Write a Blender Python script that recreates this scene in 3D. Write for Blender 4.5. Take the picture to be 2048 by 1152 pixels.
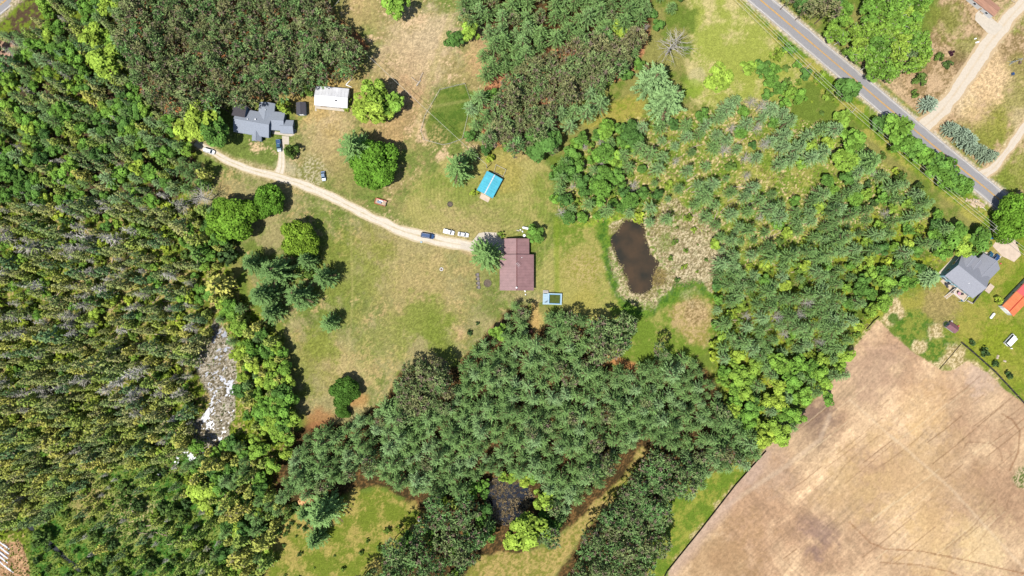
import bpy, math, random
import numpy as np

scene = bpy.context.scene
col = scene.collection
for o in list(bpy.data.objects):
    bpy.data.objects.remove(o)

# ---------------------------------------------------------------- camera, sky, sun, exposure
HC = 270.0            # camera height, metres
S = 0.2               # metres per photo pixel at ground level
CX, CY = 1024.0, 576.0
cam = bpy.data.cameras.new('camera')
cam_ob = bpy.data.objects.new('camera', cam)
col.objects.link(cam_ob)
cam_ob.location = (0, 0, HC)
cam_ob.rotation_euler = (0, 0, 0)
cam.sensor_fit = 'HORIZONTAL'
cam.angle = 2 * math.atan(1024 * S / HC)
cam.clip_start = 1.0
cam.clip_end = 20000.0
scene.camera = cam_ob

SUN_EL = math.radians(65)
SUN_DIR = np.array([-math.cos(SUN_EL) * .70, -math.cos(SUN_EL) * .714, math.sin(SUN_EL)])
world = bpy.data.worlds.new('World')
scene.world = world
world.use_nodes = True
wn = world.node_tree
bg = wn.nodes['Background']
sky = wn.nodes.new('ShaderNodeTexSky')
sky.sky_type = 'NISHITA'
sky.sun_disc = False
sky.sun_elevation = SUN_EL
sky.sun_rotation = math.radians(225)
sky.air_density = 1.0
sky.dust_density = 1.0
sky.ozone_density = 1.0
wn.links.new(sky.outputs[0], bg.inputs[0])
bg.inputs[1].default_value = 0.09

sun = bpy.data.lights.new('sun', 'SUN')
sun.energy = 5.0
sun.angle = math.radians(0.5)
sun.color = (1.0, 0.965, 0.90)
sun_ob = bpy.data.objects.new('sun', sun)
col.objects.link(sun_ob)
from mathutils import Vector, Matrix
sun_ob.rotation_euler = Vector(SUN_DIR).to_track_quat('Z', 'Y').to_euler()
sun_ob.location = (-80, -80, 200)

vs = scene.view_settings
vs.view_transform = 'Standard'
vs.look = 'None'
vs.exposure = 0.75
vs.gamma = 1.0
vs.use_curve_mapping = False
scene.render.engine = 'CYCLES'
scene.cycles.max_bounces = 5
scene.cycles.diffuse_bounces = 3
scene.cycles.transmission_bounces = 3
scene.cycles.caustics_reflective = False
scene.cycles.caustics_refractive = False

rng = random.Random(7)
nrg = np.random.default_rng(7)

# ---------------------------------------------------------------- helpers
def W(px, py, z=0.0):
    """Photo pixel -> world x, y of a point that stands at height z."""
    k = (HC - z) / HC * S
    return ((px - CX) * k, (CY - py) * k)

def lin(c):
    c = np.asarray(c, float) / 255.0
    return np.where(c <= 0.04045, c / 12.92, ((c + 0.055) / 1.055) ** 2.4)

def C(r, g, b, f=0.44):
    """Albedo of a surface that looks (r, g, b) in full sun."""
    return tuple(float(x) * f for x in lin((r, g, b)))

def tag(o, label=None, cat=None, group=None, kind=None):
    if label: o['label'] = label
    if cat: o['category'] = cat
    if group: o['group'] = group
    if kind: o['kind'] = kind
    return o

def empty(name, loc, rz=0.0, label=None, cat=None, group=None):
    o = bpy.data.objects.new(name, None)
    o.empty_display_size = 0.3
    col.objects.link(o)
    o.location = loc
    o.rotation_euler = (0, 0, rz)
    return tag(o, label, cat, group)

def link(name, me, parent=None):
    o = bpy.data.objects.new(name, me)
    col.objects.link(o)
    if parent is not None: o.parent = parent
    return o

def np_mesh(name, verts, faces, mats, var=None, midx=None, smooth=False):
    """verts (n,3), faces (m,k) constant k."""
    verts = np.asarray(verts, np.float32); faces = np.asarray(faces, np.int32)
    me = bpy.data.meshes.new(name)
    m, k = faces.shape
    me.vertices.add(len(verts)); me.vertices.foreach_set('co', verts.ravel())
    me.loops.add(m * k); me.loops.foreach_set('vertex_index', faces.ravel())
    me.polygons.add(m)
    me.polygons.foreach_set('loop_start', np.arange(0, m * k, k, dtype=np.int32))
    me.polygons.foreach_set('loop_total', np.full(m, k, np.int32))
    if midx is not None: me.polygons.foreach_set('material_index', np.asarray(midx, np.int32))
    if smooth: me.polygons.foreach_set('use_smooth', np.ones(m, bool))
    me.update(calc_edges=True)
    for mt in (mats if isinstance(mats, (list, tuple)) else [mats]): me.materials.append(mt)
    if var is not None:
        at = me.attributes.new('var', 'FLOAT', 'FACE')
        at.data.foreach_set('value', np.asarray(var, np.float32))
    return me

class MB:
    """Collects boxes, prisms and tubes; build() links them as ONE mesh object."""
    def __init__(s): s.v = []; s.f = []
    def add(s, vs, fs):
        b = len(s.v); s.v += [tuple(v) for v in vs]; s.f += [tuple(b + i for i in f) for f in fs]; return s
    def box(s, x, y, z, sx, sy, sz, rz=0.0, taper=1.0):
        c, n = math.cos(rz), math.sin(rz); vs = []
        for k, t in ((-1, 1.0), (1, taper)):
            for i, j in ((-1, -1), (1, -1), (1, 1), (-1, 1)):
                a, b = i * sx / 2 * t, j * sy / 2 * t
                vs.append((x + a * c - b * n, y + a * n + b * c, z + k * sz / 2))
        return s.add(vs, [(3, 2, 1, 0), (4, 5, 6, 7), (0, 1, 5, 4), (1, 2, 6, 5), (2, 3, 7, 6), (3, 0, 4, 7)])
    def prism(s, pts, z0, z1):
        n = len(pts)
        vs = [(p[0], p[1], z0) for p in pts] + [(p[0], p[1], z1) for p in pts]
        fs = [tuple(range(n - 1, -1, -1)), tuple(range(n, 2 * n))]
        fs += [(i, (i + 1) % n, n + (i + 1) % n, n + i) for i in range(n)]
        return s.add(vs, fs)
    def slab(s, q, t):
        """A four-cornered plate q (3-D corners, counter-clockwise from above) of thickness t."""
        q = [Vector(p) for p in q]
        n = (q[1] - q[0]).cross(q[2] - q[0]).normalized()
        vs = [p - n * t for p in q] + list(q)
        return s.add(vs, [(3, 2, 1, 0), (4, 5, 6, 7), (0, 1, 5, 4), (1, 2, 6, 5), (2, 3, 7, 6), (3, 0, 4, 7)])
    def tube(s, p0, p1, r0, r1=None, n=8):
        r1 = r0 if r1 is None else r1
        p0, p1 = Vector(p0), Vector(p1); d = (p1 - p0).normalized()
        a = d.orthogonal().normalized(); b = d.cross(a)
        vs = []
        for p, r in ((p0, r0), (p1, r1)):
            for i in range(n):
                t = 2 * math.pi * i / n
                vs.append(p + a * (r * math.cos(t)) + b * (r * math.sin(t)))
        fs = [(i, (i + 1) % n, n + (i + 1) % n, n + i) for i in range(n)]
        fs += [tuple(range(n - 1, -1, -1)), tuple(range(n, 2 * n))]
        return s.add(vs, fs)
    def mesh(s, name, mat, smooth=False):
        me = bpy.data.meshes.new(name); me.from_pydata(s.v, [], s.f)
        me.materials.append(mat)
        if smooth:
            for p in me.polygons: p.use_smooth = True
        me.update(); return me
    def build(s, name, mat, parent=None, bevel=0, smooth=False):
        o = link(name, s.mesh(name, mat, smooth), parent)
        if bevel:
            b = o.modifiers.new('bevel', 'BEVEL'); b.width = bevel; b.segments = 2; b.limit_method = 'ANGLE'
        return o

# ---------------------------------------------------------------- materials
def new_mat(name):
    m = bpy.data.materials.new(name); m.use_nodes = True
    return m, m.node_tree, m.node_tree.nodes['Principled BSDF']

def mat(name, color, rough=0.7, metal=0.0, nscale=3.0, namp=0.18, spec=0.3, bump=0.0, stretch=None):
    """Plain paint / wood / metal with procedural wear: two noises modulate the base colour."""
    m, nt, p = new_mat(name); N, L = nt.nodes, nt.links
    tc = N.new('ShaderNodeTexCoord'); mp = N.new('ShaderNodeMapping')
    L.new(tc.outputs['Object'], mp.inputs[0])
    if stretch: mp.inputs['Scale'].default_value = stretch
    n1 = N.new('ShaderNodeTexNoise'); n1.inputs['Scale'].default_value = nscale; n1.inputs['Detail'].default_value = 6
    L.new(mp.outputs[0], n1.inputs['Vector'])
    mr = N.new('ShaderNodeMapRange'); mr.inputs['From Min'].default_value = .3; mr.inputs['From Max'].default_value = .7
    mr.inputs['To Min'].default_value = 1 - namp; mr.inputs['To Max'].default_value = 1 + namp
    L.new(n1.outputs['Fac'], mr.inputs['Value'])
    mx = N.new('ShaderNodeVectorMath'); mx.operation = 'SCALE'
    mx.inputs[0].default_value = color[:3]
    L.new(mr.outputs[0], mx.inputs['Scale'])
    L.new(mx.outputs[0], p.inputs['Base Color'])
    p.inputs['Roughness'].default_value = rough; p.inputs['Metallic'].default_value = metal
    p.inputs['Specular IOR Level'].default_value = spec
    if bump:
        b = N.new('ShaderNodeBump'); b.inputs['Strength'].default_value = bump; b.inputs['Distance'].default_value = .05
        L.new(n1.outputs['Fac'], b.inputs['Height']); L.new(b.outputs[0], p.inputs['Normal'])
    return m

def leaf_mat(name, c0, c1, c2, vmin=.55, vmax=1.45, transl=.22, alt=None):
    """Foliage: colour runs c0-c1-c2 with the plant's own 'tint', each leaf clump varies by 'var';
    alt = a second colour (dead twigs, cones) taken by the clumps whose var is over 2."""
    m, nt, p = new_mat(name); N, L = nt.nodes, nt.links
    N.remove(p); out = [n for n in N if n.type == 'OUTPUT_MATERIAL'][0]
    a = N.new('ShaderNodeAttribute'); a.attribute_type = 'INSTANCER'; a.attribute_name = 'tint'
    r = N.new('ShaderNodeValToRGB'); e = r.color_ramp.elements
    e[0].position = 0; e[0].color = (*c0, 1); e[1].position = 1; e[1].color = (*c2, 1)
    k = e.new(.5); k.color = (*c1, 1)
    L.new(a.outputs['Fac'], r.inputs[0])
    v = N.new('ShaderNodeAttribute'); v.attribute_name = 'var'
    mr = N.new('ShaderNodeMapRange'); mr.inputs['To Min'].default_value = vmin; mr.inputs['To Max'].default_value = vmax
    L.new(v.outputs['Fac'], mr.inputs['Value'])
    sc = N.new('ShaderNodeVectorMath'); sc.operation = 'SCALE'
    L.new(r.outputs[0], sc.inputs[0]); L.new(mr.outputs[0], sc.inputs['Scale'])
    cout = sc.outputs[0]
    if alt is not None:
        gt = N.new('ShaderNodeMath'); gt.operation = 'GREATER_THAN'; gt.inputs[1].default_value = 1.5
        L.new(v.outputs['Fac'], gt.inputs[0])
        mx = N.new('ShaderNodeMix'); mx.data_type = 'RGBA'
        L.new(gt.outputs[0], mx.inputs['Factor']); L.new(cout, mx.inputs['A']); mx.inputs['B'].default_value = (*alt, 1)
        cout = mx.outputs['Result']
    d = N.new('ShaderNodeBsdfDiffuse'); t = N.new('ShaderNodeBsdfTranslucent'); ms = N.new('ShaderNodeMixShader')
    ms.inputs[0].default_value = transl
    L.new(cout, d.inputs[0]); L.new(cout, t.inputs[0])
    L.new(d.outputs[0], ms.inputs[1]); L.new(t.outputs[0], ms.inputs[2]); L.new(ms.outputs[0], out.inputs[0])
    return m

M = dict(
    bark=mat('bark', (.12, .085, .06), .9, nscale=6, namp=.4, stretch=(4, 4, 1)),
    pale_bark=mat('pale_bark', (.5, .47, .42), .85, nscale=5, namp=.3),
    grey_wood=mat('grey_wood', (.30, .275, .245), .9, nscale=8, namp=.35),
    white_pine=leaf_mat('white_pine_needles', (.076, .130, .042), (.113, .188, .058), (.148, .226, .098), .38, 1.85, .22, alt=(.12, .085, .05)),
    red_pine=leaf_mat('red_pine_needles', (.158, .160, .070), (.138, .185, .070), (.108, .195, .064), .45, 1.75, .2, alt=(.20, .155, .115)),
    spruce=leaf_mat('spruce_needles', (.095, .160, .066), (.178, .215, .070), (.245, .25, .09), .62, 1.65, alt=(.24, .20, .13)),
    cedar=leaf_mat('cedar_sprays', (.100, .175, .042), (.205, .255, .055), (.30, .29, .07), .62, 1.65, alt=(.21, .18, .10)),
    tamarack=leaf_mat('tamarack_twigs', (.24, .23, .19), (.31, .29, .25), (.37, .35, .33), .5, 1.45, .1, alt=(.20, .25, .08)),
    broadleaf=leaf_mat('broadleaf_leaves', (.066, .138, .036), (.130, .248, .040), (.262, .345, .050), .4, 1.6, .3, alt=(.22, .20, .13)),
    maple=leaf_mat('maple_leaves', (.062, .13, .022), (.100, .205, .024), (.190, .265, .030), .4, 1.65, .28, alt=(.25, .20, .04)),
    bush=leaf_mat('bush_leaves', (.06, .105, .035), (.13, .205, .035), (.29, .36, .045), .45, 1.5, .25),
    blue_spruce=leaf_mat('blue_spruce_needles', (.13, .165, .10), (.18, .235, .165), (.29, .34, .27), .5, 1.5, .15),
    glass=mat('dark_glass', (.015, .03, .05), .08, 0, namp=.05, spec=.6),
    tyre=mat('tyre_rubber', (.02, .02, .02), .8),
    rim=mat('wheel_rim', (.45, .45, .46), .35, .8),
    chrome=mat('bright_metal', (.6, .6, .6), .3, .9),
    white_paint=mat('white_paint', (.58, .58, .58), .4, nscale=1.5, namp=.06),
    black=mat('black_plastic', (.025, .025, .03), .6),
    concrete=mat('concrete', (.52, .47, .40), .9, nscale=.8, namp=.16),
    steel=mat('galvanized_steel', (.48, .49, .50), .5, .5),
    wood=mat('weathered_wood', (.30, .23, .16), .85, nscale=4, namp=.3, stretch=(1, 6, 6)),
)
# ---------------------------------------------------------------- ground: noise, zones, painting of base colours
GS = 0.45
GX, GY = 236.0, 140.0
gx = np.arange(-GX, GX + .01, GS); gy = np.arange(-GY, GY + .01, GS)
nx, ny = len(gx), len(gy)
XX, YY = np.meshgrid(gx, gy)
PX, PY = CX + XX / S, CY - YY / S                 # photo pixel of each ground vertex
fqx = np.fft.fftfreq(nx, GS)[None, :]; fqy = np.fft.fftfreq(ny, GS)[:, None]
FQ = np.sqrt(fqx ** 2 + fqy ** 2)

def fbm(seed, big=60.0, small=0.9, beta=1.6, ang=None, stretch=1.0):
    """Noise field, about N(0,1), with structure from `big` metres down to `small` metres."""
    r = np.random.default_rng(seed)
    f = FQ
    if ang is not None:
        ca, sa = math.cos(ang), math.sin(ang)
        u = fqx * ca + fqy * sa; v = -fqx * sa + fqy * ca
        f = np.sqrt((u * stretch) ** 2 + v ** 2)
    amp = np.where(f > 0, (np.maximum(f, 1.0 / big)) ** (-beta), 0) * np.exp(-(f * small * .5) ** 2)
    z = np.fft.ifft2(np.fft.fft2(r.standard_normal((ny, nx))) * amp).real
    return (z - z.mean()) / z.std()

def blur(a, m):
    sg = m / S * S
    return np.fft.ifft2(np.fft.fft2(a) * np.exp(-2 * (math.pi * FQ * sg) ** 2)).real

def inside(poly, X=None, Y=None):
    X = PX if X is None else X; Y = PY if Y is None else Y
    r = np.zeros(X.shape, bool); n = len(poly)
    for i in range(n):
        (x0, y0), (x1, y1) = poly[i], poly[(i + 1) % n]
        if y0 == y1: continue
        c = (y0 > Y) != (y1 > Y)
        r ^= c & (X < (x1 - x0) * (Y - y0) / (y1 - y0) + x0)
    return r

N_MID = fbm(11, 14, .9, 1.5); N_FINE = fbm(12, 3, .8, .9); N_BIG = fbm(13, 60, 2, 2.0)
N_MID2 = fbm(14, 10, .9, 1.3); N_FINE2 = fbm(15, 1.6, .6, .4); N_BIG2 = fbm(16, 40, 1.5, 1.7)

def sstep(x, a, b):
    t = np.clip((x - a) / (b - a), 0, 1); return t * t * (3 - 2 * t)

def zone(poly, soft=1.2, amp=.55, noise=None):
    """0..1 mask of a pixel polygon with an uneven edge about `soft` metres wide."""
    m = blur(inside(poly).astype(float), soft)
    n = N_MID if noise is None else noise
    return sstep(m + n * amp * .25 * (4 * m * (1 - m)), .3, .7)

COL = np.zeros((ny, nx, 3)); ZZ = np.zeros((ny, nx))
def mixc(a, b, t): return np.asarray(a)[None, None] * (1 - t[..., None]) + np.asarray(b)[None, None] * t[..., None]
def paint(mask, c, s=1.0):
    global COL
    c = np.asarray(c)
    if c.ndim == 1: c = c[None, None]
    k = (mask * s)[..., None]
    COL = COL * (1 - k) + c * k
def blend(noise, lo, hi, a, b): return mixc(a, b, sstep(noise, lo, hi))
def disc(x, y, r, soft=.6, amp=1.0, n=None):
    d = np.hypot(PX - x, PY - y) / r + (N_MID if n is None else n) * .16 * amp
    return 1 - sstep(d, 1 - soft / 2, 1 + soft / 2)
def along(pts):
    """Distance in pixels from a pixel polyline."""
    d = np.full(PX.shape, 1e9)
    for (x0, y0), (x1, y1) in zip(pts, pts[1:]):
        L2 = (x1 - x0) ** 2 + (y1 - y0) ** 2
        t = np.clip(((PX - x0) * (x1 - x0) + (PY - y0) * (y1 - y0)) / L2, 0, 1)
        d = np.minimum(d, np.hypot(PX - x0 - t * (x1 - x0), PY - y0 - t * (y1 - y0)))
    return d

# palette (base colours)
DRY = C(186, 166, 112); OLIVE = C(150, 147, 82); GREEN = C(114, 134, 54); LUSH = C(88, 128, 34); DEEP = C(66, 96, 40)
YEL = C(172, 168, 66); STRAW = C(222, 198, 148); STRAW2 = C(190, 168, 112); SAND = C(222, 196, 160); NEEDLE = C(196, 134, 86)
DUFF = C(74, 62, 38); MOSS = C(112, 138, 36); SOIL = C(150, 118, 90); TAN = C(196, 166, 124); MUD = C(96, 78, 60)

COL[:] = blend(N_MID + .6 * N_BIG, -1, 1.2, GREEN, OLIVE)

POLY = dict(
 lawn=[(395, 285), (480, 300), (560, 330), (700, 400), (860, 485), (1000, 455), (1110, 420), (1112, 600), (1060, 610), (1000, 625), (950, 690), (900, 735), (800, 735), (770, 800), (690, 850), (610, 840), (585, 790), (560, 650), (470, 500), (385, 400)],
 north=[(430, 215), (600, 180), (700, 150), (745, 90), (690, 40), (660, -40), (925, -40), (970, 150), (945, 340), (1000, 300), (1110, 320), (1115, 430), (1000, 470), (860, 480), (700, 400), (560, 340), (420, 295)],
 yard=[(1000, 300), (1112, 320), (1112, 600), (1062, 610), (1066, 480), (860, 470), (780, 430), (860, 340)],
 east_lawn=[(1112, 440), (1220, 445), (1230, 560), (1300, 630), (1340, 585), (1390, 570), (1425, 600), (1430, 680), (1400, 720), (1240, 720), (1180, 650), (1112, 600)],
 mound=[(1350, 600), (1395, 590), (1420, 620), (1425, 690), (1400, 700), (1360, 670), (1335, 630)],
 marsh=[(1225, 450), (1300, 440), (1340, 400), (1420, 430), (1440, 500), (1420, 560), (1425, 590), (1395, 565), (1345, 580), (1310, 615), (1260, 615), (1230, 570), (1215, 520)],
 swamp=[(1110, 330), (1240, 230), (1400, 225), (1480, 190), (1560, 215), (1700, 270), (1800, 360), (1900, 460), (1890, 520), (1780, 600), (1720, 680), (1620, 800), (1480, 860), (1420, 720), (1425, 560), (1440, 480), (1260, 440), (1115, 450)],
 clearing=[(1385, -40), (1490, -40), (1560, 80), (1620, 140), (1600, 210), (1500, 200), (1440, 230), (1370, 200), (1380, 120)],
 verge=[(1440, -40), (1520, -40), (1790, 240), (2060, 470), (1990, 470), (1780, 310), (1640, 180), (1560, 90)],
 verge_ne=[(1560, -40), (1640, 40), (1700, 110), (1850, 235), (2060, 420), (2060, 455), (1530, 0), (1500, -40)],
 lot=[(1690, 90), (1870, 60), (1890, -40), (2100, -40), (2100, 440), (2010, 370), (1830, 235), (1740, 160)],
 lot_green=[(1870, 270), (1960, 210), (2040, 180), (2100, 190), (2100, 250), (2010, 290), (1980, 330), (1930, 300)],
 se_yard=[(1780, 600), (1880, 530), (1990, 470), (2100, 430), (2100, 860), (1990, 745), (1925, 680), (1830, 640)],
 se_patch=[(1800, 625), (1840, 620), (1925, 690), (1890, 740), (1830, 705), (1780, 660)],
 plantation=[(225, -60), (245, 100), (285, 190), (350, 245), (470, 212), (600, 185), (690, 160), (742, 130), (742, 90), (700, 50), (660, 40), (665, -60)],
 plantation2=[(1080, 90), (1210, 60), (1300, 40), (1280, 110), (1260, 150), (1210, 170), (1120, 220), (1100, 300), (1020, 300), (970, 290), (950, 170)],
 top_pines=[(925, -60), (1300, -60), (1300, 60), (1200, 80), (1080, 100), (1000, 140), (960, 150), (950, 80), (920, 20)],
 big_forest=[(600, 850), (660, 830), (720, 800), (770, 790), (800, 740), (900, 740), (950, 690), (1000, 640), (1010, 600), (1060, 600), (1070, 690), (1100, 620), (1175, 625), (1190, 700), (1230, 740), (1300, 730), (1320, 690), (1390, 710), (1430, 760), (1480, 850), (1520, 900), (1500, 945), (1420, 960), (1310, 900), (1190, 1020), (1130, 1060), (980, 1152), (740, 1160), (860, 1040), (760, 970), (640, 1010), (540, 1010), (560, 900)],
 south_pines=[(1300, 910), (1400, 950), (1330, 1000), (1340, 1080), (1280, 1200), (1090, 1200), (1180, 1050)],
 bog=[(-200, 380), (300, 410), (400, 380), (420, 480), (470, 570), (560, 680), (590, 880), (540, 1010), (530, 1200), (-200, 1200)],
 nw_woods=[(-200, -80), (235, -80), (250, 60), (290, 180), (380, 240), (420, 320), (400, 400), (300, 420), (-200, 400)],
 meadow_sw=[(100, 950), (250, 900), (400, 900), (520, 970), (535, 1200), (40, 1200), (60, 1060)],
 meadow_s=[(535, 1020), (640, 1000), (760, 970), (870, 1040), (780, 1090), (700, 1200), (515, 1200)],
 strip=[(1262, 930), (1286, 884), (1298, 892), (1240, 985), (1170, 1060), (1090, 1170), (1030, 1200), (900, 1200), (950, 1110), (1080, 1100), (1150, 1050)],
 glade_se=[(1335, 1000), (1400, 960), (1500, 915), (1520, 905), (1420, 1050), (1330, 1160), (1290, 1160), (1300, 1080)],
 glade_n=[(1170, 230), (1230, 200), (1290, 190), (1290, 225), (1230, 245), (1165, 260)],
 field=[(1340, 1200), (1335, 1143), (1400, 1060), (1470, 970), (1527, 902), (1550, 878), (1580, 852), (1600, 825), (1645, 785), (1675, 750), (1695, 712), (1732, 668), (1755, 640), (1780, 665), (1830, 705), (1880, 738), (1902, 742), (1935, 722), (1975, 745), (2010, 780), (2060, 815), (2400, 1100), (2400, 1300)],
 garden=[(850, 250), (880, 180), (930, 165), (945, 200), (925, 280), (885, 290), (862, 280)],
 silver=[(424, 628), (450, 660), (470, 710), (472, 770), (468, 830), (448, 885), (405, 915), (350, 945), (300, 962), (325, 930), (372, 895), (386, 850), (420, 800), (380, 720), (395, 690), (420, 670)],
)
Z = {}
def zn(k, *a, **kw):
    if k not in Z: Z[k] = zone(POLY[k], *a, **kw)
    return Z[k]

# woods and bog floors
paint(zn('nw_woods', 3), blend(N_MID2 + .5 * N_FINE, -.6, .9, MUD, C(122, 140, 46)))
bogc = blend(N_MID + .6 * N_FINE, -.9, .5, C(104, 118, 40), C(132, 152, 46))
bogc = bogc * (1 - .0) ; k = sstep(N_MID2 + .8 * N_FINE2, .9, 1.7)[..., None]; bogc = bogc * (1 - k) + np.asarray(STRAW2) * k
k = sstep(-N_MID2 + .8 * N_FINE, 1.0, 1.8)[..., None]; bogc = bogc * (1 - k) + np.asarray(C(60, 52, 36)) * k
paint(zn('bog', 3), bogc)
paint(disc(270, 590, 120, 1.2), blend(N_FINE2 + N_MID2, -.2, 1.2, C(120, 128, 52), STRAW2), .7)
m_sil = zn('silver', 1.0, 1.0)
paint(m_sil, blend(N_FINE2 + .4 * N_MID, -.9, .8, C(128, 118, 92), C(200, 190, 172)))
paint(zn('meadow_sw', 4), blend(N_MID + .7 * N_FINE2, -1, 1, C(74, 122, 46), C(136, 150, 72)))
paint(disc(180, 1000, 40, 1), blend(N_FINE2, -1, 1, OLIVE, STRAW2), .8); paint(disc(260, 1030, 50, 1.2), blend(N_FINE2, -.6, 1, C(80, 128, 46), STRAW), .7)
paint(zn('plantation', 2), blend(N_FINE2 + .3 * N_MID, -.8, .9, C(120, 84, 58), NEEDLE))
paint(zn('plantation2', 2), blend(N_FINE2 + .3 * N_MID, -.8, .9, C(128, 88, 62), C(206, 146, 104)))
for k_ in ('top_pines', 'big_forest', 'south_pines'):
    paint(zn(k_, 2), blend(N_FINE2 + .4 * N_MID, -.6, 2.2, DUFF, C(134, 102, 62)))
sw = blend(N_MID + .5 * N_FINE2, -.6, 1.0, C(122, 146, 54), C(164, 164, 84))
k = sstep(N_FINE2 + .5 * N_MID2, .8, 1.8)[..., None]; sw = sw * (1 - k) + np.asarray(STRAW) * k
paint(zn('swamp', 3), sw)
paint(zone([(1420, 560), (1800, 420), (1890, 520), (1780, 600), (1620, 800), (1480, 860), (1420, 720)], 5), blend(N_MID + .5 * N_FINE, -.9, .9, C(92, 108, 36), C(152, 166, 46)), .8)
# lawns
law = blend(N_BIG * .9 + N_MID * .6 + N_FINE * .35, -1.5, 1.1, C(118, 134, 62), C(168, 158, 108))
k = sstep(N_MID2 * .8 + N_BIG2 * .7 + N_FINE2 * .4, 1.0, 2.2)[..., None]; law = law * (1 - k) + np.asarray(DRY) * k
STREAK = fbm(61, 30, .7, 1.0, .35, .12); STREAK2 = fbm(62, 30, .7, 1.0, -1.2, .12)
law = law * (1 + (.05 * STREAK + .035 * STREAK2 + .05 * N_FINE2)[..., None])
paint(zn('lawn', 1.6), law)
nor = blend(N_BIG2 + N_MID * .8 + N_FINE * .4, -1.1, 1.5, C(122, 138, 66), C(168, 154, 100))
k = sstep(N_MID * .8 + N_BIG * .6 + N_FINE2 * .5, 1.0, 2.2)[..., None]; nor = nor * (1 - k) + np.asarray(C(212, 184, 144)) * k
nor = nor * (1 + (.05 * STREAK2 + .06 * N_FINE2)[..., None])
paint(zn('north', 1.6), nor)
paint(zn('yard', 5), blend(N_BIG + N_MID * .7 + N_FINE * .4, -1.6, 1.5, C(134, 148, 66), C(172, 166, 96)), .9)
for x, y, r, c, s in ((850, 600, 70, DRY, .8), (950, 480, 70, C(184, 166, 112), .7), (830, 560, 110, DRY, .5), (890, 460, 45, C(190, 170, 118), .5), (665, 720, 45, DRY, .8), (690, 760, 40, C(196, 176, 124), .5),
                      (915, 668, 16, C(214, 180, 134), 1), (835, 95, 70, C(212, 186, 146), .9), (860, 60, 40, C(206, 184, 146), .8), (720, 20, 40, C(204, 174, 124), .6),
                      (800, 165, 50, C(190, 162, 124), .6), (960, 90, 30, C(206, 176, 128), .8), (965, 130, 26, C(206, 170, 124), .8), (790, 230, 60, C(196, 160, 118), .7),
                      (660, 245, 45, C(212, 186, 140), .85), (640, 300, 50, C(196, 174, 128), .6), (640, 180, 60, C(198, 166, 100), .6), (760, 270, 40, C(198, 166, 116), .6),
                      (690, 320, 60, C(178, 158, 104), .5), (1010, 340, 40, C(186, 166, 90), .5), (640, 690, 30, C(140, 152, 68), .7), (850, 640, 50, C(122, 142, 50), .75),
                      (880, 680, 40, C(126, 142, 56), .6), (730, 480, 40, C(160, 152, 84), .6), (690, 540, 70, C(136, 146, 62), .6), (600, 720, 60, C(132, 140, 56), .6),
                      (770, 690, 50, C(150, 154, 80), .5), (990, 660, 20, TAN, .4), (1052, 300, 24, STRAW2, .7), (1075, 640, 14, C(206, 176, 112), .7)):
    paint(disc(x, y, r, 1.1, 1.5, N_MID + .5 * N_FINE), blend(N_FINE2, -1.4, 1.4, np.asarray(c) * .84, np.asarray(c) * 1.1), s)
paint(zn('garden', 1.2), blend(N_FINE + N_MID, -1, 1.2, C(92, 116, 44), C(128, 140, 62)), .95)
paint(disc(870, 272, 22, .8), blend(N_FINE2, -.5, 1, C(110, 124, 60), STRAW2), .8)
paint(disc(905, 215, 40, .8), C(92, 122, 46), .5)
# mown stripes, curved round the yard, and old wheel ruts in the lawn
r_ = np.hypot(PX - 985, PY - 400 - (PX - 985) * .12)
st = .5 + .5 * np.sin(r_ / 7 * 2 * math.pi + N_MID * .5)
COL *= 1 + (zn('yard')[..., None] * (st[..., None] - .5) * .22)
for pts, w, s in (([(700, 380), (705, 600), (690, 830)], 2.2, .35), ([(770, 560), (690, 700), (760, 780), (800, 720)], 1.5, .3), ([(600, 700), (720, 560), (830, 500)], 1.5, .25), ([(740, -20), (760, 160), (830, 220), (940, 200)], 3, .3), ([(1030, 480), (1090, 470), (1090, 600)], 2, .3), ([(905, 20), (860, 160), (820, 300)], 5, .35)):
    paint(1 - sstep(along(pts), w * .4, w * 1.6), C(186, 176, 112), s)
# east lawn, pond rim, marsh
el = blend(N_BIG + N_MID * .6 + N_FINE * .4, -1.0, 1.0, C(116, 140, 50), C(172, 165, 92))
paint(zn('east_lawn', 1.4), el)
paint(disc(1165, 540, 42, 1.3), blend(N_FINE2, -1, 1.2, C(160, 156, 72), DRY), .8); paint(disc(1165, 600, 26, 1.2), C(176, 166, 84), .6)
paint(1 - sstep(along([(1112, 440), (1114, 600)]), 2, 9) , C(132, 156, 46), .5)
paint(zn('mound', 3), blend(N_FINE + N_MID * .6, -1, 1.2, C(160, 148, 80), C(196, 170, 120)), .95)
paint(disc(1393, 625, 26, 1.0), blend(N_FINE2, -1, 1, C(150, 124, 84), C(206, 178, 134)), .8)
paint(zone([(1110, 440), (1225, 430), (1310, 430), (1240, 460)], 2), blend(N_FINE, -1, 1, C(110, 150, 44), C(164, 184, 60)), .8)
mar = blend(N_FINE2 + .5 * N_MID2, -.9, .7, C(146, 140, 84), C(216, 198, 160))
k = sstep(N_MID2 + .5 * N_FINE, .5, 1.5)[..., None]; mar = mar * (1 - k) + np.asarray(C(122, 142, 62)) * k
paint(zn('marsh', 2.2, 1.2), mar)
paint(disc(1395, 520, 55, 1.0), blend(N_FINE2, -.9, .7, C(150, 136, 100), C(220, 204, 168)), .8)
paint(1 - sstep(along([(1224, 500), (1236, 560), (1262, 600), (1300, 606), (1334, 588)]) + N_FINE * 2, 3, 8), blend(N_FINE2, -.6, .8, C(150, 164, 92), C(216, 198, 160)), .9)
rim = [(1212, 445), (1206, 480), (1214, 520), (1222, 560), (1234, 592), (1262, 622), (1300, 628), (1336, 600), (1356, 574), (1392, 566), (1424, 592)]
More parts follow.
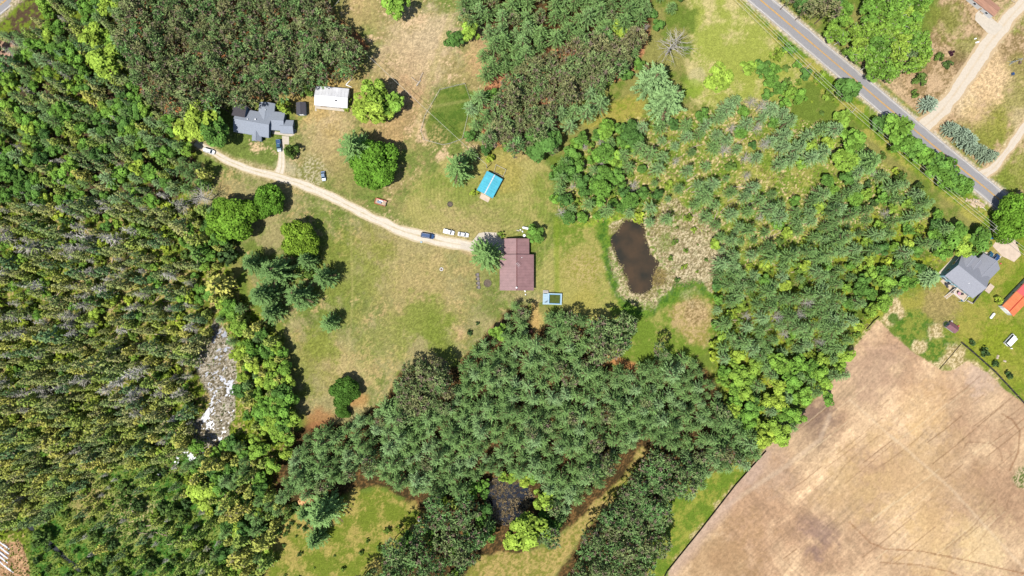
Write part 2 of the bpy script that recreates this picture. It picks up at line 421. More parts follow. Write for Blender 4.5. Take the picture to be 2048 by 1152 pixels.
paint(1 - sstep(along(rim) + N_MID * 2.5, 5, 13), blend(N_FINE, -1, 1, C(70, 112, 38), C(108, 142, 46)), .92)
paint(disc(1318, 555, 20, .6, .6), blend(N_FINE, -1, 1, C(118, 104, 62), C(156, 138, 84)), .95)
paint(disc(1330, 485, 16, .8), C(120, 140, 60), .6)
# clearing and road verges
cl = blend(N_BIG + N_MID * .7 + N_FINE2 * .3, -1.2, 1.2, C(164, 172, 80), C(206, 192, 132))
paint(zn('clearing', 4), cl)
paint(disc(1395, 150, 16, .6), C(196, 186, 136), .8); paint(disc(1388, 175, 18, .6), C(148, 172, 64), .7)
paint(zn('verge', 2), blend(N_MID + N_FINE * .5, -.8, 1.2, C(116, 146, 44), C(176, 170, 84)), .95)
paint(zn('glade_n', 2), blend(N_FINE + N_MID, -1, 1, C(144, 152, 58), C(172, 162, 80)), .95)
paint(zn('lot', 2), blend(N_MID * .8 + N_FINE2 * .6 + N_BIG2 * .5, -1.1, 1.1, C(150, 128, 86), C(206, 176, 138)))
for x, y, r, c, s in ((1900, 40, 34, C(138, 142, 66), .8), (1935, 95, 26, C(146, 148, 74), .7), (2020, 30, 34, C(140, 150, 66), .8), (2040, 200, 60, C(150, 152, 72), .7), (1985, 255, 40, C(150, 150, 66), .9), (1950, 280, 40, C(146, 148, 70), .8), (2045, 340, 50, C(142, 150, 64), .85), (2010, 370, 26, C(132, 146, 60), .7), (1960, 170, 40, C(228, 194, 146), .95), (1985, 150, 36, C(230, 198, 152), .95), (1930, 205, 30, C(228, 202, 160), .9), (1950, 225, 26, C(212, 184, 130), .7), (1830, 130, 34, C(170, 144, 104), .6), (1775, 185, 30, C(214, 186, 146), .5), (1925, 125, 22, C(124, 100, 74), .5), (2035, 130, 20, C(156, 146, 84), .7), (2040, 235, 20, C(214, 190, 150), .6)):
    paint(disc(x, y, r, 1.1, 1.6, N_MID + .5 * N_FINE), blend(N_FINE2, -1.3, 1.3, np.asarray(c) * .8, np.asarray(c) * 1.12), s)
paint(1 - sstep(along([(1560, 5), (1700, 125), (1850, 252)]), 8, 14), blend(N_FINE, -1, 1, C(96, 132, 44), C(160, 156, 84)), .85)
paint(1 - sstep(along([(1875, 280), (1960, 345), (2060, 430)]), 9, 16), blend(N_FINE, -1, 1, C(104, 132, 48), C(166, 158, 88)), .85)
# south-east house yard
paint(zn('se_yard', 2), blend(N_BIG2 + N_MID * .7 + N_FINE * .4, -1.3, 1.4, C(120, 142, 42), C(164, 158, 74)))
for x, y, r, c, s in ((1870, 620, 42, C(166, 148, 96), .85), (1890, 600, 30, C(172, 152, 98), .6), (1912, 520, 12, C(200, 172, 124), .8), (1945, 720, 46, C(138, 152, 44), .6), (2000, 505, 14, C(186, 164, 112), .7), (2000, 690, 40, C(148, 156, 52), .6), (2030, 740, 30, C(156, 158, 62), .6)):
    paint(disc(x, y, r, 1.1, 1.4, N_MID + .5 * N_FINE), blend(N_FINE2, -1.3, 1.3, np.asarray(c) * .85, np.asarray(c) * 1.1), s)
paint(zn('se_patch', 2), blend(N_FINE + N_MID, -1, .8, C(84, 122, 40), C(142, 150, 64)), .95)
for x, y, r in ((1873, 665, 16), (1840, 690, 12), (1795, 615, 18), (1910, 712, 22), (1925, 730, 16), (1868, 735, 8), (1775, 640, 12), (1945, 740, 18)):
    paint(disc(x, y, r, .7, 1.6), blend(N_FINE2, -.6, .8, C(176, 156, 104), C(226, 204, 160)), .95)
paint(disc(1786, 637, 9, .5), C(84, 120, 40), .9)
paint(zn('meadow_s', 3), blend(N_MID + N_FINE2 * .5 + N_BIG * .4, -1.2, 1.0, C(122, 136, 48), C(176, 160, 88)), .95)
paint(zn('strip', 1.5), blend(N_FINE + N_MID * .5, -1.2, 1.2, C(138, 138, 62), C(192, 168, 104)), .95)
paint(zn('glade_se', 2), blend(N_MID + N_FINE * .5, -1, 1.2, C(112, 138, 46), C(160, 162, 70)), .95)
paint(1 - sstep(along([(1070, 610), (1072, 690)]), 4, 10), C(202, 168, 106), .8)
paint(1 - sstep(along([(1215, 715), (1270, 735)]), 5, 12), C(206, 140, 92), .8)
paint(disc(640, 840, 24, 1.0), C(178, 128, 84), .8); paint(disc(715, 800, 18, 1.0), C(190, 146, 92), .8)

# driveway and road shoulders (loose gravel worn into the grass)
DRIVE = [(392, 283), (418, 301), (455, 321), (500, 339), (552, 353), (610, 371), (670, 398), (730, 428), (790, 456), (840, 472), (890, 484), (945, 493)]
dd = along(DRIVE)
paint(1 - sstep(dd + N_MID * 1.5, 8, 16), blend(N_FINE2, -1, 1, C(170, 158, 100), C(212, 190, 150)), .75)
paint(disc(620, 345, 30, 1.2), blend(N_FINE2, -.2, .9, C(128, 134, 66), C(206, 196, 170)), .6); paint(disc(575, 335, 18, 1.2), C(202, 188, 156), .7)
paint(1 - sstep(along([(930, 500), (975, 512)]), 3, 12), C(200, 174, 134), .7)
ROADC = [(1400, -102), (1521, 0), (1803, 238), (1979, 383), (2200, 565)]
dr = along(ROADC)
paint(1 - sstep(dr + N_FINE * 1.2, 20, 26), blend(N_FINE2, -1, 1, C(196, 180, 156), C(228, 212, 190)), .9)
paint(1 - sstep(along([(-80, 76), (80, -58)]) + N_FINE, 18, 30), blend(N_FINE2, -1, 1, C(170, 160, 120), C(216, 196, 170)), .9)
paint(disc(10, 100, 22, 1), C(214, 172, 150), .8)
NEROAD = [(1838, 262), (1880, 225), (1925, 165), (1965, 105), (2003, 55), (2060, -10), (2120, -80)]
NEBRANCH = [(1958, 352), (1985, 338), (2015, 300), (2060, 240), (2120, 190)]
paint(1 - sstep(along(NEROAD) + N_MID * 2, 12, 24), blend(N_FINE2, -1, 1, C(214, 182, 140), C(230, 206, 168)), .9)
paint(1 - sstep(along(NEBRANCH) + N_MID * 2, 7, 16), blend(N_FINE2, -1, 1, C(206, 178, 134), C(226, 204, 164)), .9)

# ploughed field
u_ = (PX - PY) * .7071; v_ = (PX + PY) * .7071        # u across rows that run down-right, v across rows that run up-right
def prof(seed, period, sharp):
    r = np.random.default_rng(seed); a = r.standard_normal(6000)
    k_ = np.exp(-np.arange(-12, 13) ** 2 / (2 * sharp ** 2)); a = np.convolve(a, k_, 'same'); a /= a.std()
    return lambda q: np.interp((q + 4000) / period, np.arange(6000), a)
wob = fbm(31, 50, 4, 2.2) * 4
rows_a = prof(41, 1.2, 1.0)(v_ + wob); rows_b = prof(42, 1.2, 1.0)(u_ + wob * .6)
rows_c = prof(43, 3.0, .8)(v_ * .96 + u_ * .12 + wob)
fld = blend(N_BIG * .8 + N_BIG2 * .6 + N_MID * .3, -1.7, 1.7, C(188, 153, 121), C(219, 187, 149))
ROWN = fbm(63, 40, .7, .9, math.pi / 4, 9.0); ROWN2 = fbm(64, 40, .7, .9, -math.pi / 4, 9.0)
fld = fld * (1 + .02 * N_FINE2[..., None] + .03 * N_MID2[..., None])
hat = zone([(1330, 1200), (1400, 1060), (1540, 930), (1640, 960), (1760, 1200)], 12)
fld = fld * (1 + ((.05 * rows_a + .05 * rows_c + .085 * ROWN) * (.45 + .55 * sstep(N_BIG2, -1, 1)) + (.05 * rows_b + .06 * ROWN2) * (.25 + .75 * hat))[..., None])
def fmark(m, c, s):
    global fld
    k_ = (m * s)[..., None]; fld = fld * (1 - k_) + np.asarray(c) * k_
for x, y, r, c, s in ((1640, 1068, 34, C(142, 116, 110), .6), (1815, 960, 90, C(222, 188, 136), .5), (1700, 980, 60, C(206, 174, 124), .45), (1960, 1090, 50, C(238, 210, 160), .6), (1870, 1080, 60, C(226, 190, 134), .4), (1850, 815, 50, C(224, 184, 126), .35),
                      (1620, 850, 44, C(120, 96, 84), .45), (1640, 835, 26, C(130, 106, 96), .5), (1990, 800, 60, C(218, 188, 152), .4), (1440, 1120, 80, C(178, 144, 100), .5), (1920, 960, 60, C(176, 144, 112), .4), (1740, 740, 60, C(196, 164, 138), .5), (1960, 745, 36, C(208, 182, 162), .6), (1540, 940, 40, C(202, 176, 152), .4)):
    fmark(disc(x, y, r, 1.3, 1.8, N_MID + .4 * N_FINE), c, s)
# headland passes: arcs round the field's corners
for x, y, r0, r1, a0, a1, s in ((1752, 800, 70, 140, 200, 340, .5), (1960, 900, 20, 60, 0, 360, .1), (1500, 1030, 6, 26, 0, 360, .3), (1990, 850, 60, 120, 90, 200, .3), (1620, 1010, 10, 40, 180, 330, .3), (1690, 880, 30, 60, 190, 330, .35), (2000, 1060, 20, 46, 0, 360, .25)):
    rr = np.hypot(PX - x, PY - y) + N_BIG * 3; an = np.degrees(np.arctan2(PY - y, PX - x)) % 360
    win = sstep(rr, r0, r0 + 8) * (1 - sstep(rr, r1 - 8, r1)) * sstep(an, a0 - 1, a0 + 20) * (1 - sstep(an, a1 - 20, a1 + 1)) if a1 - a0 < 360 else sstep(rr, r0, r0 + 8) * (1 - sstep(rr, r1 - 8, r1))
    ring = prof(int(x), 1.2, 1.0)(rr)
    fld = fld * (1 + (win * ring * .12 * (s + .1))[..., None])
# single wheel tracks and drill marks
tr = np.random.default_rng(5)
for i in range(46):
    x, y = 1560 + tr.random() * 480, 800 + tr.random() * 340; l_ = 20 + tr.random() * 110; dx = .78 + tr.random() * .1
    pts = [(x, y), (x + l_ * dx * .5, y - l_ * (.60 + tr.random() * .08) * .5), (x + l_ * dx, y - l_ * .66)]
    fmark(1 - sstep(along(pts), .3, 1.6), C(136, 102, 72) if i % 3 else C(232, 208, 168), .3 + .4 * tr.random())
for pts, c, s, w in (([(1700, 1045), (1740, 1085), (1770, 1098), (1840, 1102), (1920, 1118), (2060, 1150)], C(150, 108, 74), .7, 1.4), ([(1760, 1125), (1840, 1130), (1900, 1144), (1960, 1170)], C(150, 108, 74), .6, 1.3),
                   ([(1925, 900), (1935, 884), (1980, 886), (2000, 900), (2006, 925)], C(140, 104, 78), .5, 1.2), ([(2005, 828), (2025, 840), (2040, 862), (2036, 905), (2020, 940)], C(138, 96, 64), .6, 1.8), ([(2020, 905), (2030, 960), (2010, 1020), (1960, 1080)], C(150, 116, 88), .4, 1.6),
                   ([(1780, 870), (1900, 975), (2060, 1150)], C(228, 204, 172), .35, 3.0), ([(1700, 800), (1790, 880)], C(230, 206, 172), .35, 2.5), ([(1800, 820), (1795, 850), (1745, 880), (1690, 930), (1670, 960)], C(150, 118, 90), .4, 1.2), ([(1340, 1140), (1440, 1020), (1560, 940), (1640, 880), (1660, 830)], C(220, 196, 168), .4, 5), ([(1990, 1000), (1940, 1060), (1890, 1100)], C(146, 110, 80), .5, 1.4)):
    fmark(1 - sstep(along(pts) + N_FINE * .5, w * .3, w * 1.5), c, s)
fmark(1 - sstep(along([(1342, 1140), (1527, 912)]) + N_MID * 2, 6, 26), C(200, 172, 154), .6)
ffield = inside(POLY['field'])
m_f = zone(POLY['field'], .5, .5)
paint(zone(POLY['field'], 2.5, 1.2), blend(N_FINE2, -.8, .8, C(150, 150, 80), C(212, 190, 146)), .9)
paint(m_f, fld)
paint(disc(2050, 950, 22, .6), blend(N_FINE2, -.5, .8, C(92, 120, 50), C(206, 184, 150)), .9)
# crop patch with covered rows, bottom-left corner
PATCH = [(-60, 1080), (10, 1086), (40, 1082), (52, 1110), (60, 1145), (58, 1200), (-60, 1200)]
paint(zone(PATCH, .7, .6), blend(N_FINE2 + N_MID * .4, -1, 1, C(164, 124, 90), C(204, 166, 126)) * (1 + .12 * prof(77, 1.2, 1)(PX * 1.0 - .15 * PY))[..., None])

# relief: pond basins, bog hummocks, ditch
POND = [(1180 + x / 5.008, 420 + y / 5.008) for x, y in ((330, 130), (300, 190), (250, 235), (195, 265), (192, 330), (225, 380), (262, 420), (300, 500), (330, 570), (362, 640), (385, 700), (400, 790), (450, 830), (510, 850), (560, 835), (600, 800), (630, 740), (620, 690), (636, 630), (660, 575), (700, 545), (745, 545), (735, 505), (665, 490), (620, 455), (590, 410), (575, 340), (548, 280), (568, 220), (570, 170), (520, 140), (430, 110))]
POOL = [(960 + x / 7.2, 930 + y / 7.2) for x, y in ((160, 200), (340, 200), (560, 250), (700, 300), (740, 400), (770, 470), (690, 640), (600, 800), (430, 880), (250, 830), (130, 700), (80, 470), (110, 330))]
DITCH = [(40, 1040), (63, 1060), (105, 1094), (135, 1122), (175, 1156), (230, 1205)]
mp_ = zone(POND, 1.2, .5)
ZZ -= mp_ * 1.1
paint(sstep(mp_, .15, .6), blend(N_FINE, -1, 1, C(110, 82, 60), C(84, 66, 50)), .9)
mq = zone(POOL, 1.2, .6)
ZZ -= mq * (.7 + .25 * N_FINE2)
paint(sstep(mq, .2, .8), blend(N_FINE2, -.6, .8, C(70, 56, 44), C(178, 148, 132)), .9)
md = 1 - sstep(along(DITCH) + N_MID * .6, 2.5, 6)
ZZ -= md * 1.3
paint(sstep(md, .1, .6), C(60, 46, 34), .9)
hum = zn('bog') + zn('nw_woods') + zn('swamp')
ZZ += np.clip(hum, 0, 1) * (1 - mp_) * (1 - md) * (N_FINE * .10 + N_MID * .12)
ZZ -= m_sil * (.27 + .10 * N_FINE2 + .12 * fbm(91, 5, .9, 1.2, 1.1, 2.2))
ZZ += m_f * .03 * (rows_a * .5 + N_FINE2)
COL = np.clip(COL * (1 + .07 * N_FINE2[..., None]), .004, .9)

# ---- ground objects
def ground_mat(name, bump=.35, fine=.32, tuft=True):
    m, nt, p = new_mat(name); N, L = nt.nodes, nt.links
    a = N.new('ShaderNodeAttribute'); a.attribute_name = 'soil'
    tc = N.new('ShaderNodeTexCoord')
    n1 = N.new('ShaderNodeTexNoise'); n1.inputs['Scale'].default_value = 2.2; n1.inputs['Detail'].default_value = 5; n1.inputs['Roughness'].default_value = .65
    n2 = N.new('ShaderNodeTexNoise'); n2.inputs['Scale'].default_value = .55; n2.inputs['Detail'].default_value = 4
    L.new(tc.outputs['Object'], n1.inputs['Vector']); L.new(tc.outputs['Object'], n2.inputs['Vector'])
    r1 = N.new('ShaderNodeMapRange'); r1.inputs['From Min'].default_value = .3; r1.inputs['From Max'].default_value = .7
    r1.inputs['To Min'].default_value = 1 - fine; r1.inputs['To Max'].default_value = 1 + fine
    L.new(n1.outputs['Fac'], r1.inputs['Value'])
    r2 = N.new('ShaderNodeMapRange'); r2.inputs['From Min'].default_value = .3; r2.inputs['From Max'].default_value = .7
    r2.inputs['To Min'].default_value = .9; r2.inputs['To Max'].default_value = 1.1
    L.new(n2.outputs['Fac'], r2.inputs['Value'])
    mu = N.new('ShaderNodeMath'); mu.operation = 'MULTIPLY'; L.new(r1.outputs[0], mu.inputs[0]); L.new(r2.outputs[0], mu.inputs[1])
    sc = N.new('ShaderNodeVectorMath'); sc.operation = 'SCALE'
    L.new(a.outputs['Color'], sc.inputs[0]); L.new(mu.outputs[0], sc.inputs['Scale'])
    L.new(sc.outputs[0], p.inputs['Base Color'])
    p.inputs['Roughness'].default_value = .95; p.inputs['Specular IOR Level'].default_value = .05
    b = N.new('ShaderNodeBump'); b.inputs['Strength'].default_value = bump; b.inputs['Distance'].default_value = .25
    L.new(n1.outputs['Fac'], b.inputs['Height']); L.new(b.outputs[0], p.inputs['Normal'])
    return m

idx = np.arange(nx * ny).reshape(ny, nx)
quads = np.stack([idx[:-1, :-1], idx[:-1, 1:], idx[1:, 1:], idx[1:, :-1]], -1).reshape(-1, 4)
fmask = (inside(POLY['field'], PX + N_MID * 1.5, PY + N_MID2 * 1.5))[:-1, :-1].ravel()
allv = np.stack([XX, YY, ZZ], -1).reshape(-1, 3); allc = COL.reshape(-1, 3)
def sub_ground(name, faces, m):
    used = np.unique(faces); re = np.full(nx * ny, -1, np.int32); re[used] = np.arange(len(used))
    me = np_mesh(name, allv[used], re[faces], m, smooth=True)
    at = me.attributes.new('soil', 'FLOAT_COLOR', 'POINT')
    at.data.foreach_set('color', np.concatenate([allc[used], np.ones((len(used), 1))], 1).astype(np.float32).ravel())
    o = link(name, me); tag(o, kind='structure'); return o
g = sub_ground('ground', quads[~fmask], ground_mat('grassland')); g['label'] = 'grass, bog and woodland floor of the whole property'
f = sub_ground('field', quads[fmask], ground_mat('tilled_soil', .25, .07)); f['label'] = 'bare tan tilled field with crossing tractor tracks'
# land beyond, out to the horizon, just below the edge of the detailed ground
mb = MB(); R = 6000
for x0, x1, y0, y1 in ((-R, R, GY - .6, R), (-R, R, -R, -GY + .6), (-R, -GX + .6, -GY + .6, GY - .6), (GX - .6, R, -GY + .6, GY - .6)):
    mb.add([(x0, y0, -.35), (x1, y0, -.35), (x1, y1, -.35), (x0, y1, -.35)], [(0, 1, 2, 3)])
o = mb.build('terrain', mat('far_land', C(120, 132, 62), .95, nscale=.02, namp=.35)); tag(o, 'surrounding countryside out to the horizon', kind='structure')
# ---------------------------------------------------------------- plants: crown and trunk meshes of each kind
def leafquads(c, d, w, L, Wd, rs):
    """Quads centred c (n,3), long axis d, width axis w (unit vectors), lengths L, widths Wd; slightly folded by jitter."""
    h = d * (L / 2)[:, None]; k = w * (Wd / 2)[:, None]
    v = np.stack([c - h - k, c + h - k * .7, c + h + k * .7, c - h + k], 1).reshape(-1, 3)
    f = np.arange(len(c) * 4).reshape(-1, 4)
    return v, f
def unit(a): return a / np.maximum(np.linalg.norm(a, axis=1, keepdims=True), 1e-9)

def tri_trunk(name, H, r, m, lean=(0, 0), limbs=(), n=7):
    mb = MB()
    p = [(lean[0] * t * t, lean[1] * t * t, H * t) for t in (0, .33, .66, 1)]
    for i in range(3): mb.tube(p[i], p[i + 1], r * (1 - i * .31), r * (1 - (i + 1) * .31) + .01, n)
    for a, b, r0 in limbs: mb.tube(a, b, r0, r0 * .3, 5)
    return mb.mesh(name, m)

def whorl_crown(name, seed, H, R, m, z0=.25, tiers=13, nb=8, step=.42, power=.75, droop=.0, L=.62, Wd=.16, top=True, dead=.05, side=.7):
    """Conifer: whorls of straight branches, each a feather of needle sprays."""
    r = np.random.default_rng(seed); Cc, D, Wv, LL, WW, V = [], [], [], [], [], []
    for t in range(tiers):
        q = t / (tiers - 1); z = H * (z0 + (.97 - z0) * q)
        rad = R * (1 - q) ** power * (.55 + .45 * min(1, q * 5 + .35)) + .25
        k = max(4, int(nb * (1 - .35 * q) + r.random()))
        off = r.random() * 6.28; tv = r.random()
        for b in range(k):
            a = off + 6.2832 * b / k + r.normal(0, .16); Lb = rad * (.72 + .45 * r.random())
            ca, sa = math.cos(a), math.sin(a); up = .18 + .25 * q - droop + r.normal(0, .06)
            bv = np.clip(.5 + r.normal(0, .2) + (tv - .5) * .3, 0, 1)
            isdead = r.random() < dead
            ns = max(2, int(Lb / step))
            for s in range(ns):
                f = (s + .6 + .3 * r.random()) / ns
                x = Lb * f; zz = z + x * up - droop * x * f * .3
                for sd in (-1, 1, 0):
                    if sd == 0 and s < ns - 1 and r.random() < .5: continue
                    ang = a + sd * (side + r.normal(0, .15))
                    d = np.array([math.cos(ang), math.sin(ang), .15 + r.normal(0, .22)]); d /= np.linalg.norm(d)
                    l = L * (.75 + .5 * r.random()) * (1 - .3 * f if sd else 1.1)
                    c = np.array([ca * x, sa * x, zz]) + d * l * .42
                    n = np.array([-d[1], d[0], 0]) ; n = n / (np.linalg.norm(n) + 1e-9)
                    tl = r.normal(0, .45); n = n * math.cos(tl) + np.array([0, 0, math.sin(tl)])
                    Cc.append(c); D.append(d); Wv.append(n); LL.append(l); WW.append(Wd * (.7 + .6 * r.random()))
                    V.append(2.0 if (isdead or (f < .35 and r.random() < dead * 3)) else np.clip(bv * .45 + .65 * f - .08 + r.normal(0, .15), 0, 1.2))  # var rises outward, putting lit tips and shaded interior into the needle colour
    if top:
        for i in range(8):
            a = r.random() * 6.28; d = np.array([math.cos(a) * .5, math.sin(a) * .5, .8]); d /= np.linalg.norm(d)
            Cc.append(np.array([0, 0, H * .97]) + d * .3); D.append(d); Wv.append(np.array([-math.sin(a), math.cos(a), 0])); LL.append(.7); WW.append(Wd); V.append(.8)
    v, f = leafquads(np.array(Cc), np.array(D), np.array(Wv), np.array(LL), np.array(WW), r)
    return np_mesh(name, v, f, m, V)

def tuft_crown(name, seed, H, R, m, zlo=.55, n=70, k=6, L=.55, Wd=.16, dead=.25):
    """Red pine: a rounded head of needle brushes on bare twigs."""
    r = np.random.default_rng(seed); Cc, D, Wv, LL, WW, V = [], [], [], [], [], []
    for i in range(n):
        q = (i + .5) / n; zz = 1 - q * 1.35; a = i * 2.4 + r.normal(0, .3)
        rr = math.sqrt(max(0, 1 - max(zz, -.35) ** 2)) * (.55 + .5 * r.random()) if zz > 0 else (.6 + .5 * r.random())
        o = np.array([math.cos(a) * rr * R, math.sin(a) * rr * R, H * (zlo + .12) + max(zz, -.35) * H * (1 - zlo - .12)])
        bv = np.clip(r.normal(.5, .22), 0, 1); isd = r.random() < dead
        out = np.array([math.cos(a) * rr, math.sin(a) * rr, .9])
        for j in range(k):
            d = out + r.normal(0, .8, 3); d /= np.linalg.norm(d)
            w = np.cross(d, np.array([0, 0, 1.0]) + r.normal(0, .45, 3)); w /= np.linalg.norm(w) + 1e-9
            l = L * (.7 + .6 * r.random())
            Cc.append(o + d * l * .5); D.append(d); Wv.append(w); LL.append(l); WW.append(Wd * (.7 + .6 * r.random()))
            V.append(2.0 if isd or r.random() < .06 else np.clip(bv + r.normal(0, .2), 0, 1.2))
    v, f = leafquads(np.array(Cc), np.array(D), np.array(Wv), np.array(LL), np.array(WW), r)
    return np_mesh(name, v, f, m, V)

def cone_crown(name, seed, H, R, m, z0=.12, n=420, L=.5, Wd=.3, power=.8, droop=.25, dead=.05, ragged=.35):
    """Narrow bog conifer: sprays on a ragged cone, fuller on the outside."""
    r = np.random.default_rng(seed)
    q = 1 - np.sqrt(r.random(n)) * .999
    lump = 1 + ragged * np.sin(q * 40 + r.random() * 6) * .4
    a = r.random(n) * 6.2832; a = a + .5 * np.sin(a * 3 + q * 11)
    rr = R * (1 - q) ** power * lump * (.45 + .6 * r.random(n) ** .6) + .06
    c = np.stack([np.cos(a) * rr, np.sin(a) * rr, H * (z0 + (1 - z0) * q)], 1)
    d = unit(np.stack([np.cos(a), np.sin(a), -droop + r.normal(0, .35, n)], 1) + r.normal(0, .25, (n, 3)))
    w = unit(np.cross(d, r.normal(0, 1, (n, 3)) * .6 + np.array([0, 0, 1.0])))
    band = .5 + .35 * np.sin(q * 37 + np.floor(a * 1.4) * 2.1)
    V = np.clip(band * .6 + .25 * r.random(n) + .25 * rr / R, 0, 1.2); V[r.random(n) < dead] = 2.0
    v, f = leafquads(c, d, w, L * (.6 + .7 * r.random(n)), Wd * (.6 + .7 * r.random(n)), r)
    return np_mesh(name, v, f, m, V)

def twig_crown(name, seed, H, R, m, n=170, z0=.15, power=.8, green=.12):
    """Larch that has lost its needles: a haze of thin grey twigs, with a little fresh green."""
    r = np.random.default_rng(seed)
    q = 1 - np.sqrt(r.random(n)); a = r.random(n) * 6.2832
    Lb = R * (1 - q) ** power * (.6 + .6 * r.random(n)) + .15
    d = unit(np.stack([np.cos(a), np.sin(a), .12 + r.normal(0, .22, n)], 1))
    c = np.stack([0 * a, 0 * a, H * (z0 + (1 - z0) * q)], 1) + d * (Lb * .55)[:, None]
    w = unit(np.cross(d, r.normal(0, 1, (n, 3))))
    V = np.clip(r.normal(.55, .25, n), 0, 1.2); V[r.random(n) < green] = 2.0
    Wd = .05 + .09 * r.random(n); Wd[V > 1.5] = .3
    v, f = leafquads(c, d, w, Lb, Wd, r)
    return np_mesh(name, v, f, m, V)

def lobe_crown(name, seed, H, R, m, zlo=.28, nl=10, dens=26, leaf=.5, flat=1.0, dead=.0, hollow=.55):
    """Broadleaf: overlapping rounded boughs, each a cloud of leaf sprays turned to the light."""
    r = np.random.default_rng(seed); Cs, Rs = [], []
    hz = (H * (1 - zlo)) / 2; zc = H * zlo + hz
    for i in range(nl):
        u = (i + .5) / nl; zz = 1 - 1.55 * u; a = i * 2.39996 + r.normal(0, .35)
        rr = math.sqrt(max(0, 1 - zz * zz)); lr = R * (.22 + .26 * r.random())
        k = .55 + .36 * r.random()
        Cs.append((math.cos(a) * rr * R * k, math.sin(a) * rr * R * k, zc + zz * hz * .62 * flat)); Rs.append(lr)
    Cs.append((0, 0, zc)); Rs.append(R * .5)
    P, Nn, V = [], [], []
    for (cx, cy, cz), lr in zip(Cs, Rs):
        n = int(dens * lr * lr * 3.2) + 20
        s = unit(r.normal(0, 1, (n, 3))); s[:, 2] = np.where(r.random(n) < .7, np.abs(s[:, 2]), s[:, 2])
        rad = lr * (hollow + (1.12 - hollow) * r.random(n) ** .5)
        # bunch the sprays into clusters so the surface breaks into clumps and gaps
        kc = unit(r.normal(0, 1, (max(6, n // 14), 3))); j = r.integers(0, len(kc), n)
        s = unit(s * .55 + kc[j] * .75)
        P.append(np.array([cx, cy, cz]) + s * rad[:, None] * np.array([1, 1, .85])); Nn.append(s)
        V.append(np.clip(.5 + r.normal(0, .10, n) + (r.random(len(kc))[j] - .5) * .7 + r.normal(0, .10), 0, 1.2))
    P, Nn, V = np.concatenate(P), np.concatenate(Nn), np.concatenate(V); n = len(P)
    nn = unit(Nn * .8 + np.array([0, 0, .55]) + r.normal(0, .45, (n, 3)))
    d = unit(np.cross(nn, r.normal(0, 1, (n, 3)))); w = np.cross(nn, d)
    V[r.random(n) < dead] = 2.0
    keep = P[:, 2] > .05
    v, f = leafquads(P[keep], d[keep], w[keep], leaf * (.7 + .7 * r.random(keep.sum())), leaf * (.55 + .5 * r.random(keep.sum())), r)
    return np_mesh(name, v, f, m, V[keep])

def bare_tree_meshes(seed, H, R, n=26):
    r = np.random.default_rng(seed); mb = MB()
    for i in range(n):
        q = .3 + .68 * (i + r.random()) / n; a = i * 2.4 + r.normal(0, .4); L_ = R * (1.05 - .75 * q) * (.7 + .5 * r.random()) * 1.3
        p0 = Vector((0, 0, H * q)); d = Vector((math.cos(a), math.sin(a), .35)); p1 = p0 + d * L_
        mb.tube(p0, p1, .055 * (1.2 - q) + .018, .012, 5)
        for k in range(3):
            b = a + r.normal(0, .7); t = .35 + .2 * k; s = p0.lerp(p1, t)
            mb.tube(s, s + Vector((math.cos(b), math.sin(b), .3 + r.normal(0, .3))) * L_ * .42, .024, .01, 4)
    return tri_trunk('trunk', H, .2, M['grey_wood']), mb.mesh('bare_branch', M['grey_wood'])

def limbset(seed, H, R, n=7, r0=.16):
    r = np.random.default_rng(seed); out = []
    for i in range(n):
        a = i * 2.4 + r.random(); z = H * (.3 + .4 * i / n)
        out.append(((0, 0, z), (math.cos(a) * R * .65, math.sin(a) * R * .65, z + R * .45), r0))
    return out

PROTO = {}    # kind -> list of (trunk mesh, crown mesh, crown part name); kind sizes in KIND
KIND = dict(white_pine=(16, 4.1, .62), red_pine=(13, 2.2, .8), spruce_tree=(10, 1.55, .5), cedar_tree=(9, 1.7, .5), tamarack_tree=(10, 1.7, .5),
            broadleaf_tree=(10, 3.5, .6), maple_tree=(13, 8.6, .5), bush=(2.0, 1.5, .5), bare_tree=(12, 4.5, .6), blue_spruce=(7, 3.3, .4), birch_tree=(12, 3.3, .65))
def P_(k, t, c, cn='crown'): PROTO.setdefault(k, []).append((t, c, cn))
for i in range(6):
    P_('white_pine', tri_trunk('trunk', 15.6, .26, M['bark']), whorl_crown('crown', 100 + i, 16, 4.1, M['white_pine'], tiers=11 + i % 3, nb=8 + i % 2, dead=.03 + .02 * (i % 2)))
    P_('red_pine', tri_trunk('trunk', 12.4, .16, M['bark'], limbs=limbset(i, 13, 1.9, 6, .05)), tuft_crown('crown', 200 + i, 13, 2.2, M['red_pine'], dead=.06 + .06 * (i % 3), n=40 + 4 * (i % 3), k=9, L=.8, Wd=.24))
    P_('spruce_tree', tri_trunk('trunk', 9.8, .11, M['bark'], n=5), cone_crown('crown', 300 + i, 10, 1.5 + .1 * (i % 3), M['spruce'], n=300))
    P_('cedar_tree', tri_trunk('trunk', 8.6, .11, M['bark'], n=5), cone_crown('crown', 400 + i, 9, 1.65, M['cedar'], n=360, L=.55, Wd=.38, power=.6, droop=-.1, ragged=.5))
    P_('tamarack_tree', tri_trunk('trunk', 9.8, .09, M['grey_wood'], n=5), twig_crown('crown', 500 + i, 10, 1.7, M['tamarack'], green=.06 + .05 * (i % 3)))
    P_('broadleaf_tree', tri_trunk('trunk', 7.5, .2, M['bark'], limbs=limbset(i, 10, 3.2)), lobe_crown('crown', 600 + i, 10, 3.5, M['broadleaf'], nl=8 + i % 3, leaf=.55))
    P_('bush', tri_trunk('stem', 1.3, .05, M['bark'], limbs=limbset(i, 1.6, 1.3, 5, .03), n=5), lobe_crown('foliage', 700 + i, 2.0, 1.5, M['bush'], zlo=.02, nl=7, dens=42, leaf=.34), 'foliage')
